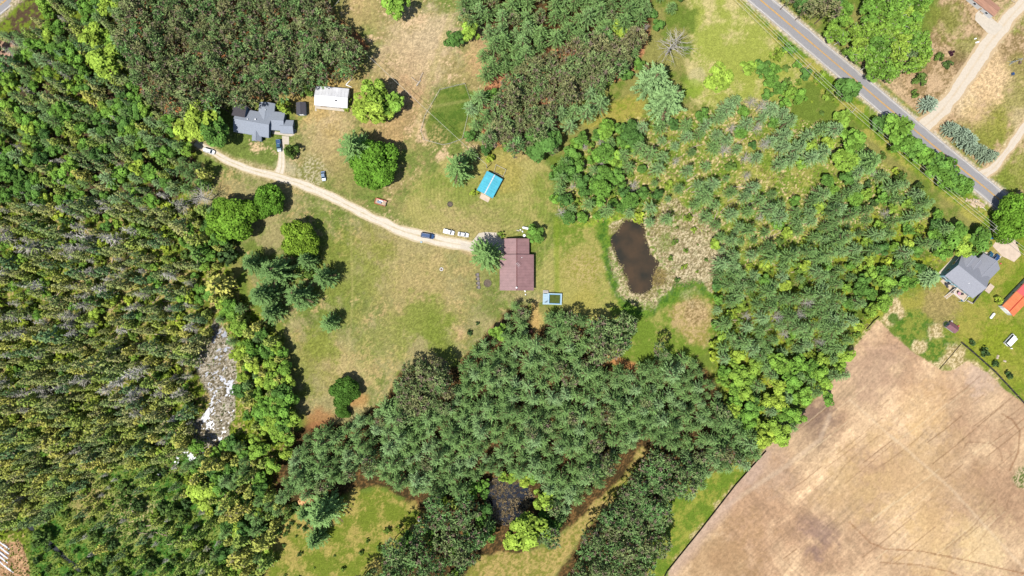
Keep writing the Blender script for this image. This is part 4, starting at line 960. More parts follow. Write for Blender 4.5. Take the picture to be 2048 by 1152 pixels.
def scatter_nodes(kind):
    """Geometry nodes: one of the kind's whole trees on every point of the mesh, with its stored turn, size and tint."""
    g = bpy.data.node_groups.new(kind + '_scatter', 'GeometryNodeTree'); N, L = g.nodes, g.links
    g.interface.new_socket('Geometry', in_out='INPUT', socket_type='NodeSocketGeometry')
    g.interface.new_socket('Geometry', in_out='OUTPUT', socket_type='NodeSocketGeometry')
    i, o = N.new('NodeGroupInput'), N.new('NodeGroupOutput')
    jn = N.new('GeometryNodeJoinGeometry')
    for ob_t, ob_c in SRC[kind]:
        j2 = N.new('GeometryNodeJoinGeometry'); gi = N.new('GeometryNodeGeometryToInstance')
        for ob in (ob_t, ob_c):
            oi = N.new('GeometryNodeObjectInfo'); oi.inputs[0].default_value = ob; L.new(oi.outputs['Geometry'], j2.inputs[0])
        L.new(j2.outputs[0], gi.inputs[0]); L.new(gi.outputs[0], jn.inputs[0])
    ip = N.new('GeometryNodeInstanceOnPoints'); ip.inputs['Pick Instance'].default_value = True
    L.new(i.outputs[0], ip.inputs['Points']); L.new(jn.outputs[0], ip.inputs['Instance'])
    for nm, ty, sk in (('pick', 'INT', 'Instance Index'), ('turn', 'FLOAT_VECTOR', 'Rotation'), ('size', 'FLOAT_VECTOR', 'Scale')):
        a = N.new('GeometryNodeInputNamedAttribute'); a.data_type = ty; a.inputs['Name'].default_value = nm
        L.new(a.outputs['Attribute'], ip.inputs[sk])
    L.new(ip.outputs[0], o.inputs[0])
    return g

LANDMARKS = [(1020, 1005, 'the dark pool'), (1210, 1000, 'the grassy ride'), (1480, 960, 'the field fence'), (1570, 880, 'the field corner'), (960, 680, 'the sandy lawn edge'), (1062, 664, 'the pump hut'), (1220, 700, 'the pond lawn'), (1400, 690, 'the dry mound'), (690, 800, 'the lawn tip'),
 (640, 1040, 'the south meadow'), (840, 1040, 'the red topped hut'), (1430, 600, 'the marsh'), (1270, 440, 'the pond'), (1560, 240, 'the road bend'), (1690, 300, 'the utility pole'), (1930, 400, 'the rubble heap'), (1890, 540, 'the hipped house'), (1740, 660, 'the field tip'), (505, 215, 'the grey house'), (663, 180, 'the white building'),
 (730, 100, 'the sandy meadow'), (930, 100, 'the sandy clearing'), (980, 340, 'the blue garage'), (1330, 170, 'the pale clearing'), (1100, 360, 'the mown yard'), (405, 395, 'the bare tree'), (415, 300, 'the drive'), (20, 20, 'the far corner road'), (440, 760, 'the silver mire'), (110, 1090, 'the ditch'), (30, 1110, 'the crop rows'), (220, 130, 'the yellow-green tree'), (400, 985, 'the rust bush'), (1000, 230, 'the garden plot'), (230, 600, 'the fallen trunks'), (60, 500, 'the far bog'), (60, 800, 'the bog corner'), (250, 830, 'the bog centre')]
MEAN = {}
for st_ in STANDS:
    for m in st_[2]: MEAN[(m[0], st_[3])] = m[4]
SRC = {}
LIMIT = 298
own_n = {}
for o in OWN: own_n[o[0]] = own_n.get(o[0], 0) + 1
for kd, lst in bykind.items():
    def vis(p): return 0 <= p[1] < 2048 and 0 <= p[2] < 1152
    lst.sort(key=lambda p: (-vis(p), -p[4]))
    lim = LIMIT - own_n.get(kd, 0) - (12 if kd == 'broadleaf_tree' else 0)
    things = [p for p in lst[:lim] if vis(p)]; rest = lst[len(things):]
    nv = len(PROTO[kd]); SRC[kd] = []
    for n_, (k_, x, y, ti, sc, ph) in enumerate(things):
        nm = KNAME[kd][0 if ti > .62 else 1 if ti > .33 else 2]
        rel = sc / MEAN[(kd, ph)]; nm = ('large ' if rel > 1.1 else 'small ' if rel < .9 else '') + nm
        wd = 16 - len((nm + ' ' + ph).split())
        lm = sorted((math.hypot(x - a, y - b), t) for a, b, t in LANDMARKS)[0]
        tail = ', toward ' + lm[1] if lm[0] < 170 and wd > len(lm[1].split()) and lm[1].split()[-1] not in ph else ''
        e = plant(kd, x, y, None, ti, nm + ' ' + ph + tail, nm + ('es ' if nm.endswith(('bush', 'larch')) else 's ') + ph + tail, rng.gauss(1, .1) * (1.0 if kd != 'bush' else 1.2), n_, sc)
        if n_ < nv: SRC[kd].append(tuple(e.children))
    if not rest: continue
    H, R, zf = KIND[kd]
    me = bpy.data.meshes.new(FOREST[kd])
    pts = [(*W(x, y, H * sc * zf), 0.0) for _, x, y, ti, sc, ph in rest]
    me.from_pydata(pts, [], [])
    n = len(rest)
    def attr(nm, ty, key, vals):
        a = me.attributes.new(nm, ty, 'POINT'); a.data.foreach_set(key, np.asarray(vals, np.int32 if ty == 'INT' else np.float32).ravel())
    attr('pick', 'INT', 'value', [rng.randrange(nv) for _ in rest])
    attr('turn', 'FLOAT_VECTOR', 'vector', [(rng.gauss(0, .02), rng.gauss(0, .02), rng.random() * 6.28) for _ in rest])
    attr('size', 'FLOAT_VECTOR', 'vector', [(p[4], p[4], p[4] * rng.gauss(1, .08)) for p in rest])
    attr('tint', 'FLOAT', 'value', [p[3] for p in rest])
    o = link(FOREST[kd], me); tag(o, FORESTLABEL[kd], kind='stuff')
    md = o.modifiers.new('scatter', 'NODES'); md.node_group = scatter_nodes(kd)
print('PLACED', {k: len(v) for k, v in bykind.items()})

# ---- ground cover that nobody could count
def cover(name, label, m, poly, n, h, w, seed, tints, mask=None, lean=.5, blades=5):
    r = np.random.default_rng(seed); xs = [p[0] for p in poly]; ys = [p[1] for p in poly]
    x = min(xs) + r.random(n) * (max(xs) - min(xs)); y = min(ys) + r.random(n) * (max(ys) - min(ys))
    k = inside(poly, x, y); x, y = x[k], y[k]
    X, Y = (x - CX) * S, (CY - y) * S
    ix = np.clip(((X + GX) / GS).astype(int), 0, nx - 1); iy = np.clip(((Y + GY) / GS).astype(int), 0, ny - 1)
    if mask is not None:
        k = mask[iy, ix] > r.random(len(x)); X, Y, ix, iy = X[k], Y[k], ix[k], iy[k]
    zg = ZZ[iy, ix]; cnt = len(X); rep = blades
    base = np.repeat(np.stack([X, Y, zg], 1), rep, 0); m_ = len(base)
    a = r.random(m_) * 6.28; d = unit(np.stack([np.cos(a) * lean, np.sin(a) * lean, .4 + .6 * r.random(m_)], 1))
    L_ = h * (.6 + .8 * r.random(m_)); wv = unit(np.cross(d, r.normal(0, 1, (m_, 3))))
    c = base + d * (L_ * .5)[:, None] + r.normal(0, w, (m_, 3)) * np.array([1, 1, 0])
    v, f = leafquads(c, d, wv, L_, w * (.6 + .8 * r.random(m_)), r)
    V = np.clip(np.repeat(r.random(cnt), rep) * .8 + .3 * r.random(m_), 0, 1.2)
    o = link(name, np_mesh(name, v, f, m, V)); o['tint'] = tints; tag(o, label, kind='stuff'); return o
M['sedge'] = leaf_mat('sedge_blades', C(120, 140, 50), C(170, 160, 80), C(226, 204, 160), .5, 1.35, .2)
M['bog_leaf'] = leaf_mat('bog_shrub_leaves', (.09, .14, .03), (.16, .24, .03), (.26, .34, .03), .4, 1.5, .25)
cover('marsh_grass', 'bleached dead reeds and sedge round the pond', M['sedge'], POLY['marsh'], 3600, .42, .14, 1, .95, zn('marsh') * (1 - sstep(mp_, .3, .7)))
cover('bog_undergrowth', 'low bright green shrubs and moss between the bog trees', M['bog_leaf'], POLY['bog'], 15000, .55, .38, 2, .55, zn('bog') * sstep(N_MID + .4 * N_FINE, -.5, .9) * (1 - m_sil))
cover('dead_sedge', 'dead straw coloured sedge over the silver mire', M['sedge'], POLY['silver'], 3600, .4, .15, 3, 1.0)
cover('mire_undergrowth', 'scattered green bog plants at the edge of the silver mire', M['bog_leaf'], POLY['silver'], 1600, .5, .3, 8, .4, sstep(N_MID, .1, 1.2))
cover('swamp_grass', 'tall straw coloured grass on the swamp floor', M['sedge'], POLY['swamp'], 9000, .7, .25, 4, .75, zn('swamp') * sstep(N_FINE, -.6, .8))
cover('swamp_undergrowth', 'bright low leaves on the swamp floor', M['bog_leaf'], POLY['swamp'], 7000, .5, .36, 5, .75, zn('swamp') * sstep(-N_FINE + N_MID, 0, 1))
cover('meadow_grass', 'rank green grass tussocks of the southwest meadow', M['bog_leaf'], POLY['meadow_sw'], 4200, .5, .25, 6, .3, zn('meadow_sw'))
cover('pool_rushes_grass', 'dead pinkish rushes standing in the dark pool', M['sedge'], POOL, 5200, .55, .2, 7, 1.0, sstep(N_FINE + .6 * N_MID, -.4, .8))
# ---------------------------------------------------------------- roads, drives, water
def resample(pts, step):
    out = []
    P0 = [Vector((*p, 0)) for p in pts]; n = len(P0)
    for i in range(n - 1):                                    # Catmull-Rom through the points
        a, b, c, d = P0[max(0, i - 1)], P0[i], P0[i + 1], P0[min(n - 1, i + 2)]
        k = max(2, int((c - b).length / step))
        for j in range(k):
            t = j / k
            out.append(.5 * ((2 * b) + (c - a) * t + (2 * a - 5 * b + 4 * c - d) * t * t + (3 * b - a - 3 * c + d) * t ** 3))
    out.append(P0[-1]); return out
def ribbon(name, pts, w, z, m, wob=0.0, off=0.0, step=1.0, seed=3, kind='structure', label=None, parent=None):
    """A strip of width w (metres, or a list per point) along pixel points, `off` metres to its side, with an uneven edge."""
    r = np.random.default_rng(seed); ww = w if isinstance(w, (list, tuple)) else [w] * len(pts)
    c = resample([W(*p) for p in pts], step); n = len(c)
    wi = np.interp(np.linspace(0, len(pts) - 1, n), range(len(pts)), ww)
    k = np.exp(-np.arange(-4, 5) ** 2 / 6.0)
    e1, e2 = (np.convolve(r.standard_normal(n + 8), k / 2.5, 'valid') * wob for _ in range(2))
    vs, uv = [], []
    fr = (-1, -.75, -.4, 0, .4, .75, 1)
    for i in range(n):
        d = (c[min(n - 1, i + 1)] - c[max(0, i - 1)]).normalized(); nv = Vector((-d.y, d.x, 0))
        for f in fr:
            ex = (e1[i] if f > 0 else e2[i]) * abs(f)
            q = c[i] + nv * (off + f * wi[i] / 2 + (ex if f > 0 else -ex)); vs.append((q.x, q.y, z)); uv.append(f)
    m_ = len(fr); fs = [(i * m_ + j, (i + 1) * m_ + j, (i + 1) * m_ + j + 1, i * m_ + j + 1)[::-1] for i in range(n - 1) for j in range(m_ - 1)]
    me = np_mesh(name, vs, fs, m)
    at = me.attributes.new('across', 'FLOAT', 'POINT'); at.data.foreach_set('value', np.asarray(uv, np.float32))
    o = link(name, me, parent); 
    if kind: tag(o, label, kind=kind)
    return o

def lane_mat(name, base, dark, edge, wheel=.45, nscale=1.2, amp=.16, tracks=True):
    """Gravel or asphalt: wheel tracks, centre strip and loose edges follow the strip's own 'across' coordinate."""
    m, nt, p = new_mat(name); N, L = nt.nodes, nt.links
    a = N.new('ShaderNodeAttribute'); a.attribute_name = 'across'
    ab = N.new('ShaderNodeMath'); ab.operation = 'ABSOLUTE'; L.new(a.outputs['Fac'], ab.inputs[0])
    tc = N.new('ShaderNodeTexCoord'); n1 = N.new('ShaderNodeTexNoise'); n1.inputs['Scale'].default_value = nscale; n1.inputs['Detail'].default_value = 7; n1.inputs['Roughness'].default_value = .7
    n2 = N.new('ShaderNodeTexNoise'); n2.inputs['Scale'].default_value = .25; n2.inputs['Detail'].default_value = 3
    L.new(tc.outputs['Object'], n1.inputs['Vector']); L.new(tc.outputs['Object'], n2.inputs['Vector'])
    ad = N.new('ShaderNodeMath'); ad.operation = 'MULTIPLY_ADD'; L.new(n2.outputs['Fac'], ad.inputs[0]); ad.inputs[1].default_value = .5; L.new(ab.outputs[0], ad.inputs[2])
    r = N.new('ShaderNodeValToRGB'); e = r.color_ramp.elements
    e[0].position = .22; e[0].color = (*dark, 1); e[1].position = 1.22; e[1].color = (*edge, 1)
    for pos, c in ((.42, base), (.98, base)):
        k = e.new(pos); k.color = (*c, 1)
    dv = N.new('ShaderNodeMath'); dv.operation = 'MULTIPLY'; dv.inputs[1].default_value = 1.0
    L.new(ad.outputs[0], dv.inputs[0]); L.new(dv.outputs[0], r.inputs[0])
    mr = N.new('ShaderNodeMapRange'); mr.inputs['From Min'].default_value = .3; mr.inputs['From Max'].default_value = .7; mr.inputs['To Min'].default_value = 1 - amp; mr.inputs['To Max'].default_value = 1 + amp
    L.new(n1.outputs['Fac'], mr.inputs['Value'])
    sc = N.new('ShaderNodeVectorMath'); sc.operation = 'SCALE'; L.new(r.outputs[0], sc.inputs[0]); L.new(mr.outputs[0], sc.inputs['Scale'])
    L.new(sc.outputs[0], p.inputs['Base Color']); p.inputs['Roughness'].default_value = .9; p.inputs['Specular IOR Level'].default_value = .1
    b = N.new('ShaderNodeBump'); b.inputs['Strength'].default_value = .2; b.inputs['Distance'].default_value = .08; L.new(n1.outputs['Fac'], b.inputs['Height']); L.new(b.outputs[0], p.inputs['Normal'])
    return m
M['gravel'] = lane_mat('gravel', C(236, 224, 204), C(212, 194, 156), C(218, 200, 164))
M['dirt'] = lane_mat('dirt_road', C(228, 214, 194), C(222, 202, 174), C(214, 188, 150), amp=.1)
M['asphalt'] = lane_mat('asphalt', C(166, 164, 166), C(156, 152, 152), C(190, 184, 178), amp=.08)
M['yellow_paint'] = mat('yellow_road_paint', C(236, 178, 60), .7, nscale=.8, namp=.22)
M['white_line'] = mat('white_road_paint', C(228, 224, 220), .7, nscale=.9, namp=.2)
ribbon('driveway', DRIVE, [3.0, 3.0, 3.2, 3.4, 3.6, 3.6, 3.8, 4.0, 4.4, 4.8, 4.8, 4.4], .03, M['gravel'], .30, seed=4, label='pale gravel drive curving from the west wood to the red roofed house')
ribbon('side_drive', [(556, 352), (563, 335), (564, 310), (562, 280)], [5.0, 3.4, 3.0, 3.0], .026, M['gravel'], .35, seed=5, label='patchy gravel spur to the grey house')
ribbon('road', ROADC, 7.2, .05, M['asphalt'], .06, step=2, label='grey two lane road crossing the northeast corner')
for s_ in (-.16, .16):
    ribbon('road_marking', ROADC, .17, .056, M['yellow_paint'], .02, off=s_, step=2, label='yellow centre line of the two lane road')
for s_ in (-3.1, 3.1):
    ribbon('edge_marking', ROADC, .16, .056, M['white_line'], .03, off=s_, step=2, label='faded white edge line of the two lane road')
CORNER = [(-160, 140), (-40, 43), (12, 0), (100, -72)]
ribbon('road', CORNER, 6.6, .05, M['asphalt'], .05, step=2, label='road end in the far northwest corner')
for s_ in (-.16, .16): ribbon('road_marking', CORNER, .17, .056, M['yellow_paint'], .02, off=s_, step=2, label='yellow centre line in the northwest corner')
ribbon('edge_marking', CORNER, .18, .056, M['white_line'], .02, off=-2.8, step=2, label='white edge line in the northwest corner')
ribbon('dirt_road', NEROAD, [8.5, 6.6, 7.2, 7.4, 6.2, 5.6, 5.6], .03, M['dirt'], .4, seed=6, label='wide sandy dirt road through the northeast lot')
ribbon('dirt_track', NEBRANCH, [5.0, 3.6, 4.2, 4.4, 4.4], .026, M['dirt'], .4, seed=7, label='sandy track joining the road below the spruce row')

def sheet(name, poly, z, m, label=None, kind='structure', thick=None, parent=None, jig=0.0):
    pts = [W(*p) for p in poly]
    if jig: pts = [(x + rng.gauss(0, jig), y + rng.gauss(0, jig)) for x, y in pts]
    a = sum(pts[i][0] * pts[(i + 1) % len(pts)][1] - pts[(i + 1) % len(pts)][0] * pts[i][1] for i in range(len(pts)))
    if a < 0: pts = pts[::-1]
    mb = MB(); mb.prism(pts, z - (thick or .08), z)
    o = mb.build(name, m, parent)
    if kind: tag(o, label, kind=kind)
    return o
M['pad'] = mat('poured_concrete', C(222, 210, 192), .9, nscale=.9, namp=.08)
M['pale_pad'] = mat('sandy_concrete', C(228, 206, 184), .9, nscale=.7, namp=.12)
sheet('concrete_apron', [(921, 484), (939, 489), (958, 466), (972, 464), (1003, 466), (1003, 500), (975, 503), (945, 503), (921, 497)], .05, M['pad'], 'concrete end of the drive beside the red roofed house')
sheet('concrete_pad', [(564, 272), (578, 273), (578, 289), (565, 288)], .06, M['pad'], 'square concrete pad below the grey house')
sheet('footpath', [(545, 262), (566, 265), (584, 268), (590, 258), (593, 260), (588, 270), (582, 273), (563, 270), (545, 268)], .05, M['pad'], 'curved concrete walk in front of the grey house')
sheet('concrete_pad', [(963, 386), (981, 396), (976, 405), (959, 396)], .06, M['pale_pad'], 'pinkish concrete pad before the blue roofed garage')
sheet('concrete_pad', [(630, 208), (690, 215), (688, 223), (632, 217), (634, 222), (630, 222)], .06, M['pad'], 'concrete strip along the white roofed building')
sheet('concrete_pad', [(1951, 28), (1960, 18), (1975, 28), (1990, 42), (2006, 54), (1990, 70), (1975, 66), (1950, 40)], .06, M['pad'], 'concrete parking pad before the mobile home')
sheet('concrete_apron', [(1985, 492), (1998, 474), (2015, 462), (2030, 480), (2042, 510), (2028, 524), (2004, 512)], .06, M['pale_pad'], 'pale paved drive end north of the grey hipped house')
sheet('concrete_pad', [(1964, 502), (1980, 506), (2004, 512), (1988, 530), (1970, 522)], .055, M['pad'], 'concrete parking strip before the garage doors')

def water_mat(name, c, rough=.08, amp=.25, scale=.2):
    m = mat(name, c, rough, nscale=scale, namp=amp, spec=.5); nt = m.node_tree; N, L = nt.nodes, nt.links; p = N['Principled BSDF']
    n = N.new('ShaderNodeTexNoise'); n.inputs['Scale'].default_value = 1.5; n.inputs['Detail'].default_value = 3
    b = N.new('ShaderNodeBump'); b.inputs['Strength'].default_value = .03; L.new(n.outputs['Fac'], b.inputs['Height']); L.new(b.outputs[0], p.inputs['Normal'])
    return m
def grow(poly, k):
    cx = sum(p[0] for p in poly) / len(poly); cy = sum(p[1] for p in poly) / len(poly)
    return [(cx + (x - cx) * k, cy + (y - cy) * k) for x, y in poly]
def wsheet(name, poly, z, m, label):
    pts = [W(*p) for p in poly]; a = sum(pts[i][0] * pts[(i + 1) % len(pts)][1] - pts[(i + 1) % len(pts)][0] * pts[i][1] for i in range(len(pts)))
    if a < 0: pts = pts[::-1]
    mb = MB(); mb.add([(x, y, z) for x, y in pts], [tuple(range(len(pts)))]); return tag(mb.build(name, m), label, kind='structure')
pm_ = water_mat('pond_water', C(70, 60, 44), amp=.35, scale=.1)
def two_tone(m, c0, c1, scale):
    nt = m.node_tree; N, L = nt.nodes, nt.links; n = N.new('ShaderNodeTexNoise'); n.inputs['Scale'].default_value = scale; n.inputs['Detail'].default_value = 5
    tc = N.new('ShaderNodeTexCoord'); L.new(tc.outputs['Object'], n.inputs['Vector']); r = N.new('ShaderNodeValToRGB'); e = r.color_ramp.elements
    e[0].position = .38; e[0].color = (*c0, 1); e[1].position = .64; e[1].color = (*c1, 1); L.new(n.outputs['Fac'], r.inputs[0]); L.new(r.outputs[0], N['Principled BSDF'].inputs['Base Color'])
two_tone(pm_, C(58, 54, 40), C(90, 72, 50), .11)
wsheet('pond_water', grow(POND, 1.06), -.42, pm_, 'dark brown pond in the east lawn')
wsheet('pool_water', grow(POOL, 1.05), -.42, water_mat('bog_pool_water', C(34, 40, 52), amp=.3), 'dark bog pool among the southern pines')
wsheet('mire_water', grow(POLY['silver'], 1.02), -.45, water_mat('glint_painted_water', C(160, 166, 182), .25, .12, .6), 'silver mire water with cloud glint painted into its colour')  # pale base colour stands in for sky and cloud reflection on the water
dl = resample([W(*p) for p in DITCH], 2); mb = MB(); vs = []
for i, c in enumerate(dl):
    d = (dl[min(len(dl) - 1, i + 1)] - dl[max(0, i - 1)]).normalized(); n_ = Vector((-d.y, d.x, 0)) * 1.3
    vs += [tuple(c + n_ + Vector((0, 0, -.6))), tuple(c - n_ + Vector((0, 0, -.6)))]
mb.add(vs, [(2 * i, 2 * i + 1, 2 * i + 3, 2 * i + 2) for i in range(len(dl) - 1)])
tag(mb.build('ditch_water', water_mat('ditch_water', (.012, .014, .016))), 'dark water in the straight ditch', kind='structure')

# weed and debris floating along the pond's edge
pw = sstep(mp_, .25, .6) * (1 - sstep(mp_, .9, 1.0)); pw = pw * sstep(N_FINE, -.2, .8)
r_w = np.random.default_rng(17); cand = np.argwhere(pw > .3); pick = cand[r_w.permutation(len(cand))[:420]]; mb = MB()
for iy_, ix_ in pick:
    a_ = r_w.random() * 6.28; s_ = .12 + .3 * r_w.random(); mb.box(XX[iy_, ix_] + r_w.normal(0, .2), YY[iy_, ix_] + r_w.normal(0, .2), -.40, s_ * 2, s_, .06, a_, .7)
o = mb.build('pond_debris', mat('floating_weed', C(150, 138, 92), .9, namp=.4)); tag(o, 'floating weed and dead reeds along the pond edge', kind='stuff')

# ---------------------------------------------------------------- buildings
def gable_block(root, x, y, rz, L, Wd, he, hr, roof_m, wall_m, oh=.35, seams=0, ridge_m=None, wall=True, z0=0.0, sub=True):
    """Walls with gable ends, two roof slopes and a ridge cap, in the root's coordinates; ridge along local x."""
    R_ = Matrix.Translation((x, y, 0)) @ Matrix.Rotation(rz, 4, 'Z')
    T = lambda p: tuple(R_ @ Vector(p))
    mb = MB()
    if wall:
        pr = [(-Wd / 2, z0), (Wd / 2, z0), (Wd / 2, he), (0, hr - .05), (-Wd / 2, he)]
        vs = [T((sx * L / 2, a, b)) for sx in (-1, 1) for a, b in pr]; n = 5
        fs = [tuple(range(n)), tuple(range(2 * n - 1, n - 1, -1))] + [(i, n + i, n + (i + 1) % n, (i + 1) % n) for i in range(n)]
        mb.add(vs, fs); mb.build('wall', wall_m, root)
    sl = (hr - he) / (Wd / 2)
    for s in (-1, 1):
        mb = MB(); e0 = Wd / 2 + oh; ze = he - sl * oh + .14; zr = hr + .14
        q = [(-L / 2 - oh, s * e0, ze), (L / 2 + oh, s * e0, ze), (L / 2 + oh, s * .02, zr), (-L / 2 - oh, s * .02, zr)]
        if s > 0: q = q[::-1]
        mb.slab([T(p) for p in q], .12)
        ro = mb.build('roof_slope', roof_m, root)
        if seams:
            k = int(L / seams)
            ms = MB()
            for i in range(k + 1):
                xx = -L / 2 + i * L / k
                ms.slab([T(p) for p in ([(xx - .04, s * e0, ze + .05), (xx + .04, s * e0, ze + .05), (xx + .04, s * .1, zr + .05), (xx - .04, s * .1, zr + .05)][::s * -1 or 1])], .06)
            so = ms.build('standing_seam', roof_m, ro); so['kind'] = 'stuff'
        gt = MB(); gt.box(0, 0, 0, .01, .01, .01)
        g_ = MB(); a, b = T((-L / 2 - oh, s * (e0 + .06), ze - .12)), T((L / 2 + oh, s * (e0 + .06), ze - .12)); g_.tube(a, b, .06, n=6); g_.build('gutter', roof_m, root)
    mb = MB(); mb.slab([T((-L / 2 - oh, -.22, hr + .10)), (T((L / 2 + oh, -.22, hr + .10))), T((L / 2 + oh, 0, hr + .2)), T((-L / 2 - oh, 0, hr + .2))], .04)
    mb.slab([T((-L / 2 - oh, 0, hr + .2)), T((L / 2 + oh, 0, hr + .2)), T((L / 2 + oh, .22, hr + .10)), T((-L / 2 - oh, .22, hr + .10))], .04)
    mb.build('ridge_cap', ridge_m or roof_m, root)
    return T
def opening(root, T, x, y, z, w, h, face, kind='window', m=None, trim=None):
    """Window or door set proud of a wall; face 'x+','x-','y+','y-' of the block."""
    sx, sy = {'x+': (1, 0), 'x-': (-1, 0), 'y+': (0, 1), 'y-': (0, -1)}[face]
    def bx(mb, t, ww, hh, dz=0):
        vs = []
        for k in (-1, 1):
            for a, b in ((-1, -1), (1, -1), (1, 1), (-1, 1)):
                if sx: vs.append(T((x + sx * (t if k > 0 else -.05), y + a * ww / 2, z + dz + b * hh / 2)))
                else: vs.append(T((x + a * ww / 2, y + sy * (t if k > 0 else -.05), z + dz + b * hh / 2)))
        mb.add(vs, [(3, 2, 1, 0), (4, 5, 6, 7), (0, 1, 5, 4), (1, 2, 6, 5), (2, 3, 7, 6), (3, 0, 4, 7)])
    a = MB(); bx(a, .06, w + .2, h + .2); f = a.build(kind, trim or M['white_paint'], root)
    b = MB(); bx(b, .085, w, h); b.build('pane' if kind == 'window' else 'door_panel', m or M['glass'], f)
def pipe(root, name, p, h, r, m): mb = MB(); mb.tube(p, (p[0], p[1], p[2] + h), r, n=8); mb.box(p[0], p[1], p[2] + h, r * 2.6, r * 2.6, .06); return mb.build(name, m, root)
def shingle(name, c, amp=.12): return mat(name, c, .9, nscale=2.5, namp=amp, bump=.3, stretch=(1, 1, 3))
M['red_metal'] = mat('brown_red_metal_roof', C(164, 126, 126), .45, .0, nscale=.5, namp=.14)
M['red_ridge'] = mat('brown_red_ridge_metal', C(128, 84, 82), .5, nscale=.5, namp=.08)
M['grey_shingle'] = shingle('grey_shingles', C(164, 172, 186)); M['slate_shingle'] = shingle('slate_grey_shingles', C(166, 168, 178)); M['dark_shingle'] = shingle('dark_shingles', C(92, 90, 98), .16)
M['black_roll'] = shingle('black_roll_roofing', C(84, 80, 86), .2)
M['white_metal'] = mat('white_metal_roof', C(240, 240, 244), .5, nscale=.4, namp=.14)
M['blue_metal'] = mat('sky_blue_metal_roof', C(92, 202, 226), .45, nscale=.5, namp=.14)
M['orange_metal'] = mat('orange_metal_roof', C(246, 142, 92), .5, nscale=.5, namp=.14); M['rose_metal'] = mat('rose_metal_roof', C(240, 108, 108), .5, nscale=.5, namp=.07); M['red_rib'] = mat('red_ridge_metal', C(200, 60, 40), .5)
M['tan_metal'] = mat('tan_brown_roofing', C(186, 140, 116), .8, nscale=.6, namp=.2, stretch=(.4, 3, 1)); M['maroon'] = mat('maroon_roof', C(142, 96, 104), .7, nscale=1, namp=.12)
M['cream_wall'] = mat('cream_siding', C(226, 214, 196), .7, namp=.06); M['blue_wall'] = mat('pale_blue_siding', C(150, 206, 226), .7, namp=.06); M['white_wall'] = mat('white_siding', C(240, 240, 240), .6, namp=.05)
M['blue_siding'] = mat('grey_blue_siding', C(120, 150, 178), .7, namp=.06)

def site(name, px, py, h, rz, label, cat, group=None): return empty(name, (*W(px, py, h), 0), rz, label, cat, group)

# red roofed house near the middle
h = site('farmhouse', 1033.5, 545, 3.2, math.pi / 2, 'house with two brown-red metal roofs at the end of the concrete drive', 'house')
T = gable_block(h, 0, 0, 0, 13.4, 12.5, 3.0, 4.6, M['red_metal'], M['cream_wall'], .4, 1.1, M['red_ridge'])
T2 = gable_block(h, 10.05, 0, 0, 6.1, 9.0, 2.6, 3.75, M['red_metal'], M['cream_wall'], .35, 1.1, M['red_ridge'])
for yy in (-3.5, 0, 3.5): opening(h, T, -6.7, yy, 1.6, 1.3, 1.1, 'x-')
for xx in (-4, 0, 4): opening(h, T, xx, 6.25, 1.6, 1.3, 1.1, 'y+'); opening(h, T, xx, -6.25, 1.6, 1.3, 1.1, 'y-')
opening(h, T2, 1, -4.5, 1.3, 1.2, 1.1, 'y-'); opening(h, T2, -1, 4.5, 1.05, .95, 2.0, 'y+', 'door', M['wood']); opening(h, T2, 3.05, -1.5, 1.1, 3.2, 2.1, 'x+', 'garage_door', M['white_paint'])
c_ = MB(); c_.box(-6.0, .1, 4.9, .45, .45, .9); ch = c_.build('chimney', M['white_metal'], h); c_ = MB(); c_.box(-6.0, .1, 5.4, .55, .55, .1); c_.build('chimney_cap', M['steel'], ch)
pipe(h, 'vent_pipe', (5.9, -2.0, 3.9), .5, .09, M['steel'])
a_ = MB(); a_.tube((3.6, .15, 4.7), (3.6, .15, 7.2), .05, .03, 6); a_.tube((3.6, .15, 7.0), (2.3, -1.0, 7.0), .03, n=5); an = a_.build('antenna', M['steel'], h)
for k in range(5):
    q = MB(); tt = k / 4; q.tube((3.5 - 1.1 * tt - .4, -.0 - tt * .95 + .45, 7.03), (3.5 - 1.1 * tt + .4, -.0 - tt * .95 - .45, 7.03), .02, n=4); q.build('antenna_rod', M['steel'], an)
sheet('porch_slab', [(1001, 478), (1012, 478), (1012, 509), (1003, 509)], .12, M['pad'], 'pale porch slab between the pine and the red roofed house')
# grey house, north-west
h = site('ranch_house', 505, 245, 3.4, math.radians(-10), 'rambling grey shingled house with dark flat roofed end', 'house')
T = gable_block(h, 0, 0, 0, 13.4, 8.6, 2.8, 4.6, M['grey_shingle'], M['blue_siding'], .4)
T2 = gable_block(h, 4.4, 4.9, math.radians(94), 7.2, 5.4, 2.7, 4.0, M['grey_shingle'], M['blue_siding'], .35)
T3 = gable_block(h, 9.0, 2.4, math.radians(6), 5.6, 6.6, 2.5, 3.7, M['grey_shingle'], M['blue_siding'], .3)
T4 = gable_block(h, 13.3, .9, math.radians(8), 4.6, 4.6, 2.3, 3.3, M['grey_shingle'], M['blue_siding'], .3)
T5 = gable_block(h, 2.2, -4.9, math.radians(98), 3.2, 3.0, 2.5, 3.5, M['grey_shingle'], M['blue_siding'], .3)
d_ = MB(); d_.box(-5.3, 3.6, 2.45, 4.8, 4.6, 4.9); d_.build('dormer_wall', M['blue_siding'], h)
d_ = MB(); d_.box(-5.3, 3.6, 4.98, 5.2, 5.0, .16); d_.build('flat_roof', M['black_roll'], h)
for xx in (-4.5, -1.2, 5): opening(h, T, xx, -4.3, 1.5, 1.3, 1.1, 'y-')
opening(h, T5, -1.6, 0, 1.1, .95, 2.0, 'x-', 'door', M['wood']); opening(h, T3, 0, -3.3, 1.4, 1.3, 1.1, 'y-'); opening(h, T4, 2.3, 0, 1.3, 1.2, 1.0, 'x+')
